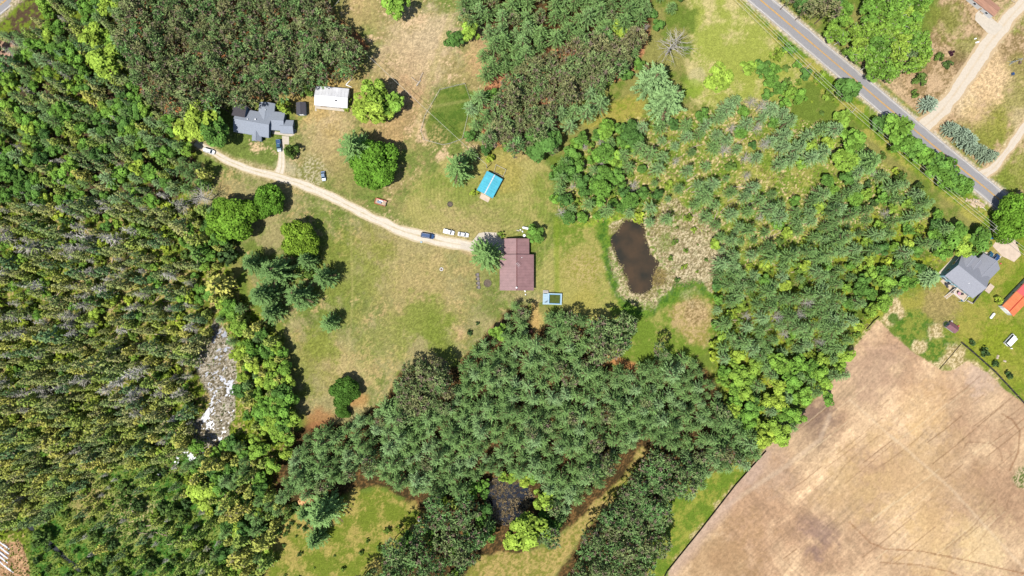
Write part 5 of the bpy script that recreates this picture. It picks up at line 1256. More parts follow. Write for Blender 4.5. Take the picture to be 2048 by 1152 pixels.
pipe(h, 'vent_pipe', (1.4, 1.2, 4.2), .6, .16, M['white_paint']); pipe(h, 'vent_pipe', (-1.6, .7, 4.4), .5, .12, M['steel']); pipe(h, 'vent_pipe', (4.6, 5.6, 4.0), .5, .1, M['steel'])
# white roofed building
h = site('pole_barn', 663, 193.5, 3.4, math.radians(-5.2), 'long building with a plain white metal roof', 'building')
T = gable_block(h, 0, 0, 0, 12.6, 7.0, 3.1, 3.9, M['white_metal'], M['white_wall'], .3, 1.2)
opening(h, T, -3.5, -3.5, 1.15, 2.6, 2.2, 'y-', 'garage_door', M['wood']); opening(h, T, 0, -3.5, 1.5, 1.2, 1.0, 'y-'); opening(h, T, 3.2, -3.5, 1.05, .95, 2.0, 'y-', 'door', M['wood'])
pipe(h, 'vent_pipe', (2.0, -1.6, 3.6), .9, .16, M['black'])
# shed
h = site('garden_shed', 601.5, 216.5, 2.5, math.radians(92), 'small dark roofed shed between grey house and white building', 'shed')
T = gable_block(h, 0, 0, 0, 4.6, 3.4, 2.1, 3.1, M['dark_shingle'], M['blue_siding'], .15)
opening(h, T, -2.3, 0, 1.0, 1.5, 1.8, 'x-', 'door', M['white_paint'])
# blue garage
h = site('garage', 979.5, 369, 2.8, math.radians(62), 'garage with a sky blue metal roof and white ridge', 'garage')
T = gable_block(h, 0, 0, 0, 8.0, 6.3, 2.5, 3.3, M['blue_metal'], M['cream_wall'], .3, .9, M['white_metal'])
opening(h, T, -4.0, 0, 1.1, 3.4, 2.1, 'x-', 'garage_door', M['white_paint']); opening(h, T, 0, -3.15, 1.4, 1.1, .9, 'y-')
# grey hipped house, east
h = site('two_storey_house', 1941, 553, 6.6, math.radians(-39), 'grey roofed pale blue house with white deck and stone patio', 'house')
T = gable_block(h, 0, 0, 0, 13.4, 9.8, 4.9, 7.6, M['slate_shingle'], M['blue_wall'], .4)
T2 = gable_block(h, 4.0, 6.2, math.radians(85), 10.0, 8.0, 3.4, 6.0, M['slate_shingle'], M['blue_wall'], .4)
T3 = gable_block(h, -3.8, 4.6, math.radians(90), 5.2, 5.6, 4.6, 6.9, M['slate_shingle'], M['blue_wall'], .35)
T4 = gable_block(h, -.8, 5.4, math.radians(90), 4.6, 4.0, 4.4, 6.1, M['slate_shingle'], M['blue_wall'], .3)
for xx in (-5, -2.2, 2.4, 5): opening(h, T, xx, -4.9, 3.6, 1.4, 1.2, 'y-')
for xx in (-5, -2.2): opening(h, T, xx, -4.9, 1.3, 1.6, 1.6, 'y-')
opening(h, T, -.2, -4.9, 1.1, 1.0, 2.0, 'y-', 'door', M['wood']); opening(h, T, -6.7, 1.5, 3.4, 1.3, 1.2, 'x-'); opening(h, T, -6.7, -2, 3.4, 1.3, 1.2, 'x-')
for yy in (-2, 2): opening(h, T2, 5.0, yy, 1.15, 2.8, 2.2, 'x+', 'garage_door', M['white_paint'])
pipe(h, 'vent_pipe', (1.2, -2.4, 6.1), .5, .1, M['white_paint'])
M['stone_patio'] = mat('pale_stone_patio', C(222, 202, 178), .85, nscale=2, namp=.15)
sheet('patio', [(1880, 562), (1890, 556), (1914, 576), (1912, 584), (1901, 582)], .1, M['stone_patio'], 'pale stone patio below the grey hipped house')
sheet('footpath', [(1877, 545), (1880, 548), (1912, 515), (1908, 513)], .06, M['pad'], 'pale walk along the shaded end of the grey hipped house')
# deck
d = empty('wooden_deck', (*W(1922, 586, 2.6), 0), math.radians(-39), 'raised white deck beside the grey hipped house', 'deck')
for k in range(9):
    b = MB(); b.box(0, -2.0 + k * .5, 2.55, 5.6, .46, .08); b.build('deck_board', M['pale_pad'], d)
for x in (-2.7, 2.7):
    for y in (-2.1, 2.1): b = MB(); b.box(x, y, 1.75, .14, .14, 3.5); b.build('post', M['white_paint'], d)
for x0, y0, x1, y1 in ((-2.7, -2.1, 2.7, -2.1), (2.7, -2.1, 2.7, 2.1), (-2.7, -2.1, -2.7, .6)):
    b = MB(); b.box((x0 + x1) / 2, (y0 + y1) / 2, 3.5, abs(x1 - x0) + .1, abs(y1 - y0) + .1, .1); r_ = b.build('handrail', M['white_paint'], d)
    n_ = int(max(abs(x1 - x0), abs(y1 - y0)) / .45)
    b = MB()
    for i in range(1, n_): b.box(x0 + (x1 - x0) * i / n_, y0 + (y1 - y0) * i / n_, 3.05, .05, .05, .85)
    bo = b.build('baluster', M['white_paint'], r_); bo['kind'] = 'stuff'
st = empty('deck_stairs', (*W(1902, 586, 1.2), 0), math.radians(-39 - 90), 'dark stairs leading down from the white deck', 'stairs')
for k in range(12):
    b = MB(); b.box(-1.6 + k * .36, 0, 2.4 - k * .2, .34, 1.1, .06); b.build('stair_tread', M['wood'], st)
for y in (-.6, .6): b = MB(); b.slab([(-1.8, y - .04, 2.5), (2.6, y - .04, .1), (2.6, y + .04, .1), (-1.8, y + .04, 2.5)], .25); b.build('stringer', M['white_paint'], st)
# orange barn
h = site('metal_barn', 2017, 622.5, 3.4, math.radians(46), 'orange and rose roofed metal barn at the east edge', 'barn')
T = gable_block(h, 9.5, 0, 0, 18.4, 5.4, 3.0, 3.8, M['orange_metal'], M['white_wall'], .3, 1.0, M['red_rib'])
b = MB(); b.slab([(8, 3.0, 2.97 + .2), (8, .12, 3.80 + .22), (19, .12, 3.80 + .22), (19, 3.0, 2.97 + .2)][::-1], .05); b.build('rose_roof_panel', M['rose_metal'], h)
opening(h, T, -9.2, 0, 1.3, 3.0, 2.4, 'x-', 'garage_door', M['white_paint'])
for xx in (-2, 2.4): opening(h, T, xx, 2.7, 1.7, 1.0, .8, 'y+')
# mobile home, north-east
h = site('mobile_home', 1995, 24, 2.9, math.radians(-38.5), 'long white mobile home with a tan streaked roof', 'mobile home')
T = gable_block(h, -8.2, 0, 0, 16.2, 4.0, 2.7, 3.0, M['tan_metal'], M['white_wall'], .12)
for xx in (-5, -.5, 5.4): opening(h, T, xx, -2.0, 1.6, 1.1, 1.0, 'y-')
opening(h, T, 2.6, -2.0, 1.15, .95, 2.0, 'y-', 'door', M['wood'])
d = empty('porch_steps', (*W(1964, 25, .5), 0), math.radians(-38.5), 'small wooden steps at the mobile home door', 'steps')
for k in range(4): b = MB(); b.box(0, .8 - k * .3, .8 - k * .2, 1.4, .32, .08); b.build('tread', M['wood'], d)
for s_ in (-.72, .72): b = MB(); b.box(s_, .35, .45, .06, 1.3, .9); b.build('side_board', M['wood'], d)
# maroon shed
h = site('chicken_shed', 1906.5, 655, 1.8, math.radians(-36), 'small shed with maroon roof beside a green planter', 'shed')
T = gable_block(h, 0, 0, 0, 3.9, 2.5, 1.5, 2.2, M['maroon'], M['white_wall'], .15)
opening(h, T, -1.95, 0, .85, .8, 1.5, 'x-', 'door', M['blue_siding'])
# deer blind in the south wood, brown hut by the pines
h = site('hunting_hut', 838.5, 1039.5, 2.0, .2, 'tiny hut with a red top in the southern pines', 'hut')
b = MB(); b.box(0, 0, 1.2, 1.3, 1.5, 1.6); b.build('wall', M['white_wall'], h); b = MB(); b.box(0, .7, 2.1, 1.5, 1.2, .14); b.build('roof', M['red_rib'], h)
for x in (-.5, .5):
    for y in (-.6, .6): b = MB(); b.box(x, y, .2, .1, .1, .4); b.build('leg', M['wood'], h)
h = site('well_house', 1062, 664, 1.2, .3, 'little brown pump hut on the sandy path by the pines', 'hut')
T = gable_block(h, 0, 0, 0, 1.6, 1.3, 1.0, 1.5, mat('brown_boards', C(136, 90, 70), .8), M['wood'], .12)

# ---------------------------------------------------------------- pool beside the red roofed house
p = empty('swimming_pool', (*W(1103, 596, .6), 0), math.radians(-2), 'above ground pool with pale blue deck and green water', 'pool')
M['pale_blue_deck'] = mat('pale_blue_deck_paint', C(186, 216, 232), .6, nscale=2, namp=.08); M['pool_blue'] = mat('pool_wall_blue', C(60, 150, 210), .5)
M['pool_water'] = water_mat('green_pool_water', C(92, 104, 34), .1, .25, 1.0)
def ring(mb, x0, x1, y0, y1, ix0, ix1, iy0, iy1, z, t):
    for a, b, c, d_ in ((x0, x1, y0, iy0), (x0, x1, iy1, y1), (x0, ix0, iy0, iy1), (ix1, x1, iy0, iy1)): mb.box((a + b) / 2, (c + d_) / 2, z, b - a, d_ - c, t)
b = MB(); ring(b, -1.6, 4.1, -2.6, 1.9, -1.0, 3.55, -2.2, 1.5, 1.22, .12); b.build('deck_rim', M['pale_blue_deck'], p)
b = MB(); ring(b, -1.0, 3.55, -2.2, 1.5, -.84, 3.39, -2.04, 1.34, .62, 1.2); b.build('pool_wall', M['pool_blue'], p)
b = MB(); b.box(1.275, -.35, .5, 4.22, 3.37, .9); b.build('pool_water', M['pool_water'], p)
for k in range(7): b = MB(); b.box(-2.55, -2.35 + k * .62, 1.2, 1.85, .58, .1); b.build('deck_board', M['pale_blue_deck'], p)
for x in (-3.4, -1.7, 1.2, 4.0):
    for y in (-2.5, 1.8): b = MB(); b.box(x, y, .58, .12, .12, 1.16); b.build('post', M['white_paint'], p)
b = MB(); b.box(-2.4, 2.45, .6, 2.2, 1.0, .08); b.box(-2.4, 2.2, .9, 2.2, .5, .08); b.build('step_platform', M['grey_wood'], p)
b = MB(); b.tube((-2.7, -1.9, 1.26), (-1.9, -1.2, 1.9), .05, n=6); b.tube((-2.4, -2.1, 1.26), (-1.6, -1.4, 1.9), .05, n=6)
for k in range(4): t = k / 3; b.tube((-2.7 + .8 * t, -1.9 + .7 * t, 1.3 + .6 * t), (-2.4 + .8 * t, -2.1 + .7 * t, 1.3 + .6 * t), .04, n=5)
b.build('ladder', M['black'], p)

# ---------------------------------------------------------------- vehicles
def vehicle(name, px, py, deg, L, Wd, paint_m, style, label, cat='car', bed_m=None):
    """style: 'suv', 'sedan', 'pickup', 'van'. Front towards +x of the root; deg = compass of the front, counter-clockwise from east."""
    v = empty(name, (*W(px, py, .9), .03), math.radians(deg), label, cat)
    hl, hw = L / 2, Wd / 2
    def hull(sts):
        mb = MB(); n = 8; vs = []
        for x, w, z0, z1 in sts:
            e = .16 * min(1, w); zc = z1 - .14
            vs += [(x, -w + .06, z0), (x, -w, z0 + .2), (x, -w, zc), (x, -w + e, z1), (x, w - e, z1), (x, w, zc), (x, w, z0 + .2), (x, w - .06, z0)]
        fs = [tuple(range(n - 1, -1, -1)), tuple((len(sts) - 1) * n + i for i in range(n))]
        for i in range(len(sts) - 1): fs += [(i * n + j, i * n + (j + 1) % n, (i + 1) * n + (j + 1) % n, (i + 1) * n + j) for j in range(n)]
        mb.add(vs, [f[::-1] for f in fs]); return mb
    hood = .98; belt = {'suv': 1.05, 'sedan': .92, 'pickup': 1.08, 'van': 1.2}[style]; top = {'suv': 1.72, 'sedan': 1.43, 'pickup': 1.75, 'van': 2.3}[style]
    x0, x1, x2, x3 = {'suv': (-hl + .12, -hl + .5, .18 * L, .30 * L), 'sedan': (-.36 * L, -.20 * L, .10 * L, .24 * L), 'pickup': (-.12 * L, -.08 * L, .14 * L, .25 * L), 'van': (-hl + .05, -hl + .15, .30 * L, .42 * L)}[style]
    hull([(-hl, hw * .82, .35, belt - .2), (-hl + .12, hw * .95, .28, belt - .04), (-.3 * L, hw, .25, belt), (x3 - .1, hw, .25, belt), (hl - .5, hw * .95, .26, belt - .12), (hl - .1, hw * .82, .3, belt - .26), (hl, hw * .66, .4, belt - .42)]).build('body', paint_m, v, smooth=False)
    bi, ti = hw - .10, hw - .28; z0, z1 = belt - .02, top
    B = [(x0, -bi, z0), (x3, -bi, z0), (x3, bi, z0), (x0, bi, z0)]; Tp = [(x1, -ti, z1), (x2, -ti, z1), (x2, ti, z1), (x1, ti, z1)]
    for nm, q in (('side_window', [B[0], B[1], Tp[1], Tp[0]]), ('windshield', [B[1], B[2], Tp[2], Tp[1]]), ('side_window', [B[2], B[3], Tp[3], Tp[2]]), ('rear_window', [B[3], B[0], Tp[0], Tp[3]])):
        q = [Vector(a) for a in q]
        m_ = M['glass'] if not (style == 'van' and nm == 'side_window') else M['glass']
        b = MB(); b.slab(q, .06); b.build(nm, m_, v)
    rf = MB(); rf.slab([(x1 - .06, -ti - .05, z1 + .05), (x2 + .06, -ti - .05, z1 + .05), (x2 + .06, ti + .05, z1 + .05), (x1 - .06, ti + .05, z1 + .05)], .08); rf.build('roof', paint_m, v, bevel=.03)
    for sy in (-1, 1):
        for (xa, za, xb, zb) in ((x0, z0, x1, z1), (x3, z0, x2, z1), ((x0 + x3) / 2, z0, (x1 + x2) / 2, z1)):
            b = MB(); b.tube((xa, sy * (bi + .01), za), (xb, sy * (ti + .01), zb), .05, n=5); b.build('pillar', paint_m, v)
        for xx in (-.31 * L, .31 * L):
            b = MB(); b.tube((xx, sy * (hw - .22), .34), (xx, sy * (hw + .01), .34), .34, n=14); w_ = b.build('wheel', M['tyre'], v)
            b = MB(); b.tube((xx, sy * (hw - .05), .34), (xx, sy * (hw + .03), .34), .2, n=10); b.build('rim', M['rim'], w_)
        b = MB(); b.box(hl - .1, sy * hw * .58, belt - .34, .16, .36, .14); b.build('headlight', M['chrome'], v)
        b = MB(); b.box(-hl + .03, sy * hw * .66, belt - .3, .1, .24, .3); b.build('tail_light', M['red_rib'], v)
        b = MB(); b.box(x3 - .25, sy * (hw + .1), belt + .08, .16, .2, .16); b.build('mirror', paint_m, v)
    if style == 'pickup':
        bm = bed_m or M['black']; xe = x0 - .06
        b = MB(); b.box((-hl + xe) / 2 + .06, 0, belt + .02, xe + hl - .22, Wd - .34, .05); b.build('truck_bed', bm, v)
        for sy in (-1, 1): b = MB(); b.box((-hl + xe) / 2 + .04, sy * (hw - .09), belt + .06, xe + hl - .1, .14, .18); b.build('bed_side', paint_m, v)
        b = MB(); b.box(-hl + .1, 0, belt + .06, .12, Wd - .2, .18); b.build('tailgate', paint_m, v)
    if style == 'suv':
        for sy in (-1, 1): b = MB(); b.tube((x1 + .2, sy * (ti - .05), z1 + .12), (x2 - .2, sy * (ti - .05), z1 + .12), .035, n=5); b.build('roof_rail', M['steel'], v)
    return v
def carpaint(name, c): 
    m = mat(name, c, .28, .0, nscale=1, namp=.03, spec=.6); m.node_tree.nodes['Principled BSDF'].inputs['Coat Weight'].default_value = .5; return m
M['car_white'] = carpaint('white_car_paint', (.56, .56, .56)); M['car_blue'] = carpaint('dark_blue_car_paint', (.012, .04, .11)); M['car_slate'] = carpaint('slate_blue_car_paint', (.12, .17, .24)); M['car_teal'] = carpaint('deep_teal_car_paint', (.012, .06, .10)); M['car_red'] = mat('red_trailer_paint', (.55, .05, .05), .5)
vehicle('parked_car', 418, 302, -17, 4.6, 1.8, M['car_white'], 'suv', 'white SUV parked on the gravel drive by the west wood')
vehicle('pickup_truck', 557.5, 291, -84, 4.9, 1.85, M['car_teal'], 'pickup', 'dark blue pickup beside the concrete pad at the grey house', 'pickup truck', M['car_blue'])
vehicle('parked_car', 646.5, 352, -82, 4.0, 1.7, M['car_slate'], 'sedan', 'slate blue small car parked on grass north of the drive')
vehicle('parked_car', 855, 471.5, -9, 5.4, 2.0, M['car_blue'], 'suv', 'dark blue SUV parked on the gravel drive')
vehicle('pickup_truck', 897.5, 464, -13, 4.5, 1.8, M['car_white'], 'pickup', 'white pickup with white bed cover parked on grass by the drive', 'pickup truck', M['white_paint'])
vehicle('parked_car', 926.5, 469, -9, 4.4, 1.7, M['car_white'], 'sedan', 'white sedan parked on grass nearest the concrete apron')
vehicle('parked_car', 1978, 513, 47, 4.5, 1.9, M['car_teal'], 'suv', 'dark teal car next to the garage of the hipped house, nearer the trees')
vehicle('parked_car', 1990.5, 518, 47, 4.7, 1.9, M['car_blue'], 'suv', 'dark car next to the garage of the hipped house, nearer the lawn')
vehicle('camper_van', 2021, 680, 47, 5.2, 2.5, M['car_white'], 'van', 'white van alone on the grass below the orange barn', 'van')
# red trailer with its load
t = empty('utility_trailer', (*W(761.5, 404.5, .7), 0), math.radians(-17), 'red utility trailer loaded with scrap beside the drive', 'trailer')
b = MB(); b.box(0, 0, .6, 4.4, 2.1, .1); b.build('trailer_bed', M['wood'], t)
for s_ in (-1.08, 1.08): b = MB(); b.box(0, s_, .85, 4.5, .08, .5); b.build('side_rail', M['car_red'], t)
b = MB(); b.box(2.24, 0, .85, .08, 2.2, .5); b.build('tailgate', M['black'], t); b = MB(); b.box(-2.24, 0, .85, .08, 2.2, .5); b.build('headboard', M['car_red'], t)
b = MB(); b.tube((-2.2, .7, .5), (-3.4, 0, .45), .06, n=6); b.tube((-2.2, -.7, .5), (-3.4, 0, .45), .06, n=6); b.build('drawbar', M['black'], t)
for s_ in (-1.0, 1.0): b = MB(); b.tube((0, s_ - .1, .3), (0, s_ + .1, .3), .3, n=14); b.build('wheel', M['tyre'], t)
for nm, x, y, sx, sy, sz, m_, lb in (('white_scrap', .1, .55, 1.9, .45, .5, M['white_paint'], 'white panel lying in the red trailer'), ('metal_scrap', -.5, -.15, 2.0, .8, .6, M['car_slate'], 'dark blue scrap frame in the red trailer'), ('plywood_sheet', 1.5, -.2, .9, 1.3, .12, M['wood'], 'brown board at the tail of the red trailer')):
    b = MB(); b.box(0, 0, sz / 2, sx, sy, sz, taper=.86); b.box(sx * .2, 0, sz + .04, sx * .4, sy * .5, .08)
    o = b.build(nm, m_); q = t.matrix_basis @ Vector((x, y, .65)); o.location = q; o.rotation_euler = (0, 0, math.radians(-17)); tag(o, lb, 'scrap')
# boat under a blue tarp
t = empty('covered_boat', (*W(1976, 472, .8), 0), math.radians(-28), 'boat under a bright blue tarp beside the paved drive end', 'boat')
mb = MB(); st_ = [(-2.4, .9, .7), (-.8, 1.0, .9), (.8, .9, 1.0), (1.8, .5, .95), (2.4, .08, .85)]
vs = [p_ for x, w, z in st_ for p_ in ((x, -w, z - .1), (x, -w * .3, z + .25), (x, w * .3, z + .25), (x, w, z - .1))]
mb.add(vs, [(i * 4 + j, (i + 1) * 4 + j, (i + 1) * 4 + j + 1, i * 4 + j + 1) for i in range(4) for j in range(3)] + [(3, 2, 1, 0), (16, 17, 18, 19)]); mb.build('tarp', mat('blue_tarp', C(90, 170, 230), .5, namp=.15), t)
mb = MB(); vs = [p_ for x, w, z in st_ for p_ in ((x, -w, z - .1), (x, 0, .25), (x, w, z - .1))]; mb.add(vs, [(i * 3 + j, i * 3 + j + 1, (i + 1) * 3 + j + 1, (i + 1) * 3 + j) for i in range(4) for j in range(2)] + [(0, 1, 2), (14, 13, 12)]); mb.build('hull', M['white_paint'], t)

# ---------------------------------------------------------------- poles, wires, fences
def pole(px, py, h, arm, label, two=True):
    t = empty('utility_pole', (*W(px, py), 0), arm, label, 'utility pole')
    b = MB(); b.tube((0, 0, 0), (0, 0, h), .17, .12, 8); b.build('mast', M['grey_wood'], t)
    tops = []
    if two:
        b = MB(); b.box(0, 0, h - .5, .12, 2.6, .14); ar = b.build('crossarm', M['grey_wood'], t)
        for y in (-1.15, .0, 1.15): b = MB(); b.tube((0, y, h - .43), (0, y, h - .15 + (.4 if y == 0 else 0)), .05, n=6); b.build('insulator', M['white_paint'], ar)
        tops = [t.matrix_basis @ Vector((0, y, h - .12 + (.4 if y == 0 else 0))) for y in (-1.15, 0, 1.15)]
    else:
        b = MB(); b.tube((.16, 0, h - .6), (.16, 0, h - .2), .06, n=6); b.build('insulator', M['white_paint'], t); tops = [t.matrix_basis @ Vector((.16, 0, h - .3))]
    return tops
p1 = pole(1690, 230, 7.5, math.radians(-38), 'utility pole on the verge by the leafy bushes')
p2 = pole(1965, 461, 7.5, math.radians(-40), 'utility pole beside the paved drive end, near the blue tarp boat')
p0 = [v + Vector((-58, 56, 0)) for v in p1]; p3 = [v + Vector((40, -30, 0)) for v in p2]
def cable(runs, sag, r, label, group):
    mb = MB()
    for a, b in runs:
        n = 10; pts = [a.lerp(b, i / n) - Vector((0, 0, sag * 4 * (i / n) * (1 - i / n))) for i in range(n + 1)]
        for i in range(n): mb.tube(pts[i], pts[i + 1], r, n=4)
    o = mb.build('power_cable', M['cable']); tag(o, label, 'cable', group)
M['cable'] = mat('aluminium_cable', (.42, .41, .36), .5, .2)
for k, nm in enumerate(('outer power cable on the bog side of the roadside poles', 'middle power cable on top of the roadside poles', 'outer power cable on the road side of the poles')):
    cable([(p0[k], p1[k]), (p1[k], p2[k]), (p2[k], p3[k])], .8, .04, nm, 'cables along the road')
q1 = pole(659, 46, 7.5, .8, 'lone utility pole at the edge of the planted pines', False); q0 = [Vector((*W(700, -30, 7), 7.2))]
q2 = pole(974, 336, 6.0, .8, 'service pole beside the blue roofed garage', False)
cable([(q0[0], q1[0]), (q1[0], q2[0])], 1.2, .05, 'single service cable crossing the sandy north meadow', None)
p4 = pole(2020, 128, 7, .3, 'leaning pole in the northeast lot', False)

M['fence_fabric'] = mat('black_fence_fabric', (.018, .018, .02), .85, namp=.3)
def fence(pts, h, label, gap=3.0):
    c = [Vector((*W(*p), 0)) for p in pts]; t = empty('field_fence', c[0], 0, label, 'fence')
    for a, b in zip(c, c[1:]):
        n = max(1, int((b - a).length / gap)); d = (b - a) / n; an = math.atan2(d.y, d.x)
        for i in range(n):
            m0 = a + d * (i + .5) - c[0]; q = MB(); q.box(m0.x, m0.y, h * .5, d.length - .08, .06, h * .94, an); q.build('fabric_panel', M['fence_fabric'], t)
            m1 = a + d * i - c[0]; q = MB(); q.box(m1.x, m1.y, h * .55, .1, .1, h * 1.1, an); q.build('post', M['wood'], t)
fence([(1328, 1152), (1334, 1140), (1400, 1058), (1470, 968), (1531, 900)], 1.4, 'black fabric fence along the west edge of the ploughed field')
fence([(1921, 685), (1945, 705), (1990, 745), (2052, 812)], 1.5, 'black fabric fence between the lawn and the ploughed field')
fence([(1731, 658), (1745, 642), (1757, 632)], 1.2, 'short black fence at the north tip of the ploughed field', 2.0)
fence([(1878, 738), (1892, 722), (1921, 688)], .5, 'low fence beside the grassy triangle above the ploughed field', 2.5)
M['wire'] = mat('fence_wire', (.30, .29, .26), .6)
t = empty('garden_fence', (*W(890, 240), 0), 0, 'thin wire fence round the overgrown garden plot', 'fence')
gp = [W(*p) for p in ((850, 232), (842, 262), (848, 280), (885, 290), (900, 288), (925, 278), (942, 205), (930, 168), (880, 180))]; o0 = t.location
for a, b in zip(gp, gp[1:] + gp[:1]):
    q = MB(); q.box(a[0] - o0.x, a[1] - o0.y, .7, .12, .12, 1.4); q.build('post', M['grey_wood'], t)
    for z in (.4, .9, 1.3): q = MB(); q.tube((a[0] - o0.x, a[1] - o0.y, z), (b[0] - o0.x, b[1] - o0.y, z), .025, n=4); q.build('wire', M['wire'], t)
t = empty('chicken_run', (*W(1003, 340), 0), 0, 'small wire pen behind the blue roofed garage', 'pen')
gp = [W(*p) for p in ((992, 330), (1012, 340), (1006, 354), (988, 345))]; o0 = t.location
for a, b in zip(gp, gp[1:] + gp[:1]):
    q = MB(); q.box(a[0] - o0.x, a[1] - o0.y, .6, .12, .12, 1.3); q.build('post', M['grey_wood'], t)
    for z in (.3, .7, 1.1): q = MB(); q.tube((a[0] - o0.x, a[1] - o0.y, z), (b[0] - o0.x, b[1] - o0.y, z), .03, n=4); q.build('wire', M['wire'], t)

# ---------------------------------------------------------------- small things about the yards
def at(name, px, py, z, rz, label, cat, group=None): return empty(name, (*W(px, py, z), 0), rz, label, cat, group)
def lawn_chair(px, py, deg, label, m, group, z=0):
    t = empty('lawn_chair', (*W(px, py), z), math.radians(deg), label, 'chair', group)
    b = MB(); b.box(0, 0, .36, 1.0, 1.1, .10); b.build('seat', m, t); b = MB(); b.slab([(-.55, -.5, .4), (-.55, .5, .4), (-.85, .5, 1.1), (-.85, -.5, 1.1)], .07); b.build('backrest', m, t)
    for s_ in (-.6, .6): b = MB(); b.box(0, s_, .62, 1.1, .16, .07); b.build('armrest', m, t)
    for x in (-.4, .45):
        for y in (-.5, .5): b = MB(); b.box(x, y, .17, .09, .09, .34); b.build('leg', m, t)
    return t
M['grey_chair'] = mat('grey_chair_wood', C(150, 140, 138), .8, namp=.2)
for i, (y, lb) in enumerate(((550, 'northernmost of four grey chairs facing the fire pit'), (558, 'second grey chair from the north by the fire pit'), (566.5, 'third grey chair from the north by the fire pit'), (574.5, 'southernmost of four grey chairs facing the fire pit'))):
    lawn_chair(955.5 + i * .8, y, 2, lb, M['grey_chair'], 'grey chairs by the fire pit')
def stone_ring(name, px, py, r, n, m, label, cat, ash):
    t = empty(name, (*W(px, py), 0), 0, label, cat)
    for i in range(n):
        a = 6.2832 * i / n; b = MB(); b.box(math.cos(a) * r, math.sin(a) * r, .14 + .03 * (i % 3), r * 4.4 / n, .32, .3, a + 1.57 + rng.gauss(0, .12), .8); b.build('stone', m, t)
    b = MB(); b.tube((0, 0, .005), (0, 0, .06), r * .9, r * .5, 12); b.build('ash_bed', ash, t)
    return t
M['ring_stone'] = mat('fire_ring_stone', C(140, 128, 112), .9, namp=.25); M['ash'] = mat('ash', C(118, 104, 92), .95, namp=.4)
stone_ring('fire_pit', 975, 566.5, 1.5, 14, M['ring_stone'], 'round stone fire pit between the chairs and the red roofed house', 'fire pit', M['ash'])
stone_ring('fire_pit', 900, 408.5, 1.0, 12, M['black'], 'dark fire ring alone on the north lawn', 'fire pit', M['ash'])
t = stone_ring('tyre_planter', 883, 538.5, .6, 12, M['white_paint'], 'white ringed planter alone on the dry lawn', 'planter', M['bark'])
def tank(px, py, deg, L, r, label):
    t = empty('propane_tank', (*W(px, py, .7), 0), math.radians(deg), label, 'tank'); z = r + .2
    b = MB()
    for x0, r0, x1, r1 in ((-L / 2, r * .3, -L / 2 + .2, r * .85), (-L / 2 + .2, r * .85, -L / 2 + .45, r), (-L / 2 + .45, r, L / 2 - .45, r), (L / 2 - .45, r, L / 2 - .2, r * .85), (L / 2 - .2, r * .85, L / 2, r * .3)): b.tube((x0, 0, z), (x1, 0, z), r0, r1, 14)
    b.build('tank_shell', M['white_paint'], t); b = MB(); b.tube((0, 0, z + r - .05), (0, 0, z + r + .15), .18, n=10); b.build('valve_dome', M['steel'], t)
    for x in (-L * .28, L * .28): b = MB(); b.box(x, 0, .15, .2, r * 1.6, .3); b.build('leg', M['concrete'], t)
tank(1051, 456, -12, 2.7, .5, 'white propane tank north of the red roofed house'); tank(1985, 631.5, 52, 2.8, .5, 'white propane tank below the orange barn')
t = at('round_table', 1048.5, 471, .7, 0, 'round white table by the corner of the red roofed house', 'table')
b = MB(); b.tube((0, 0, .7), (0, 0, .76), .55, n=18); b.build('tabletop', M['white_paint'], t); b = MB(); b.tube((0, 0, 0), (0, 0, .7), .06, n=8); b.box(0, 0, .03, .6, .6, .06); b.build('leg', M['white_paint'], t)
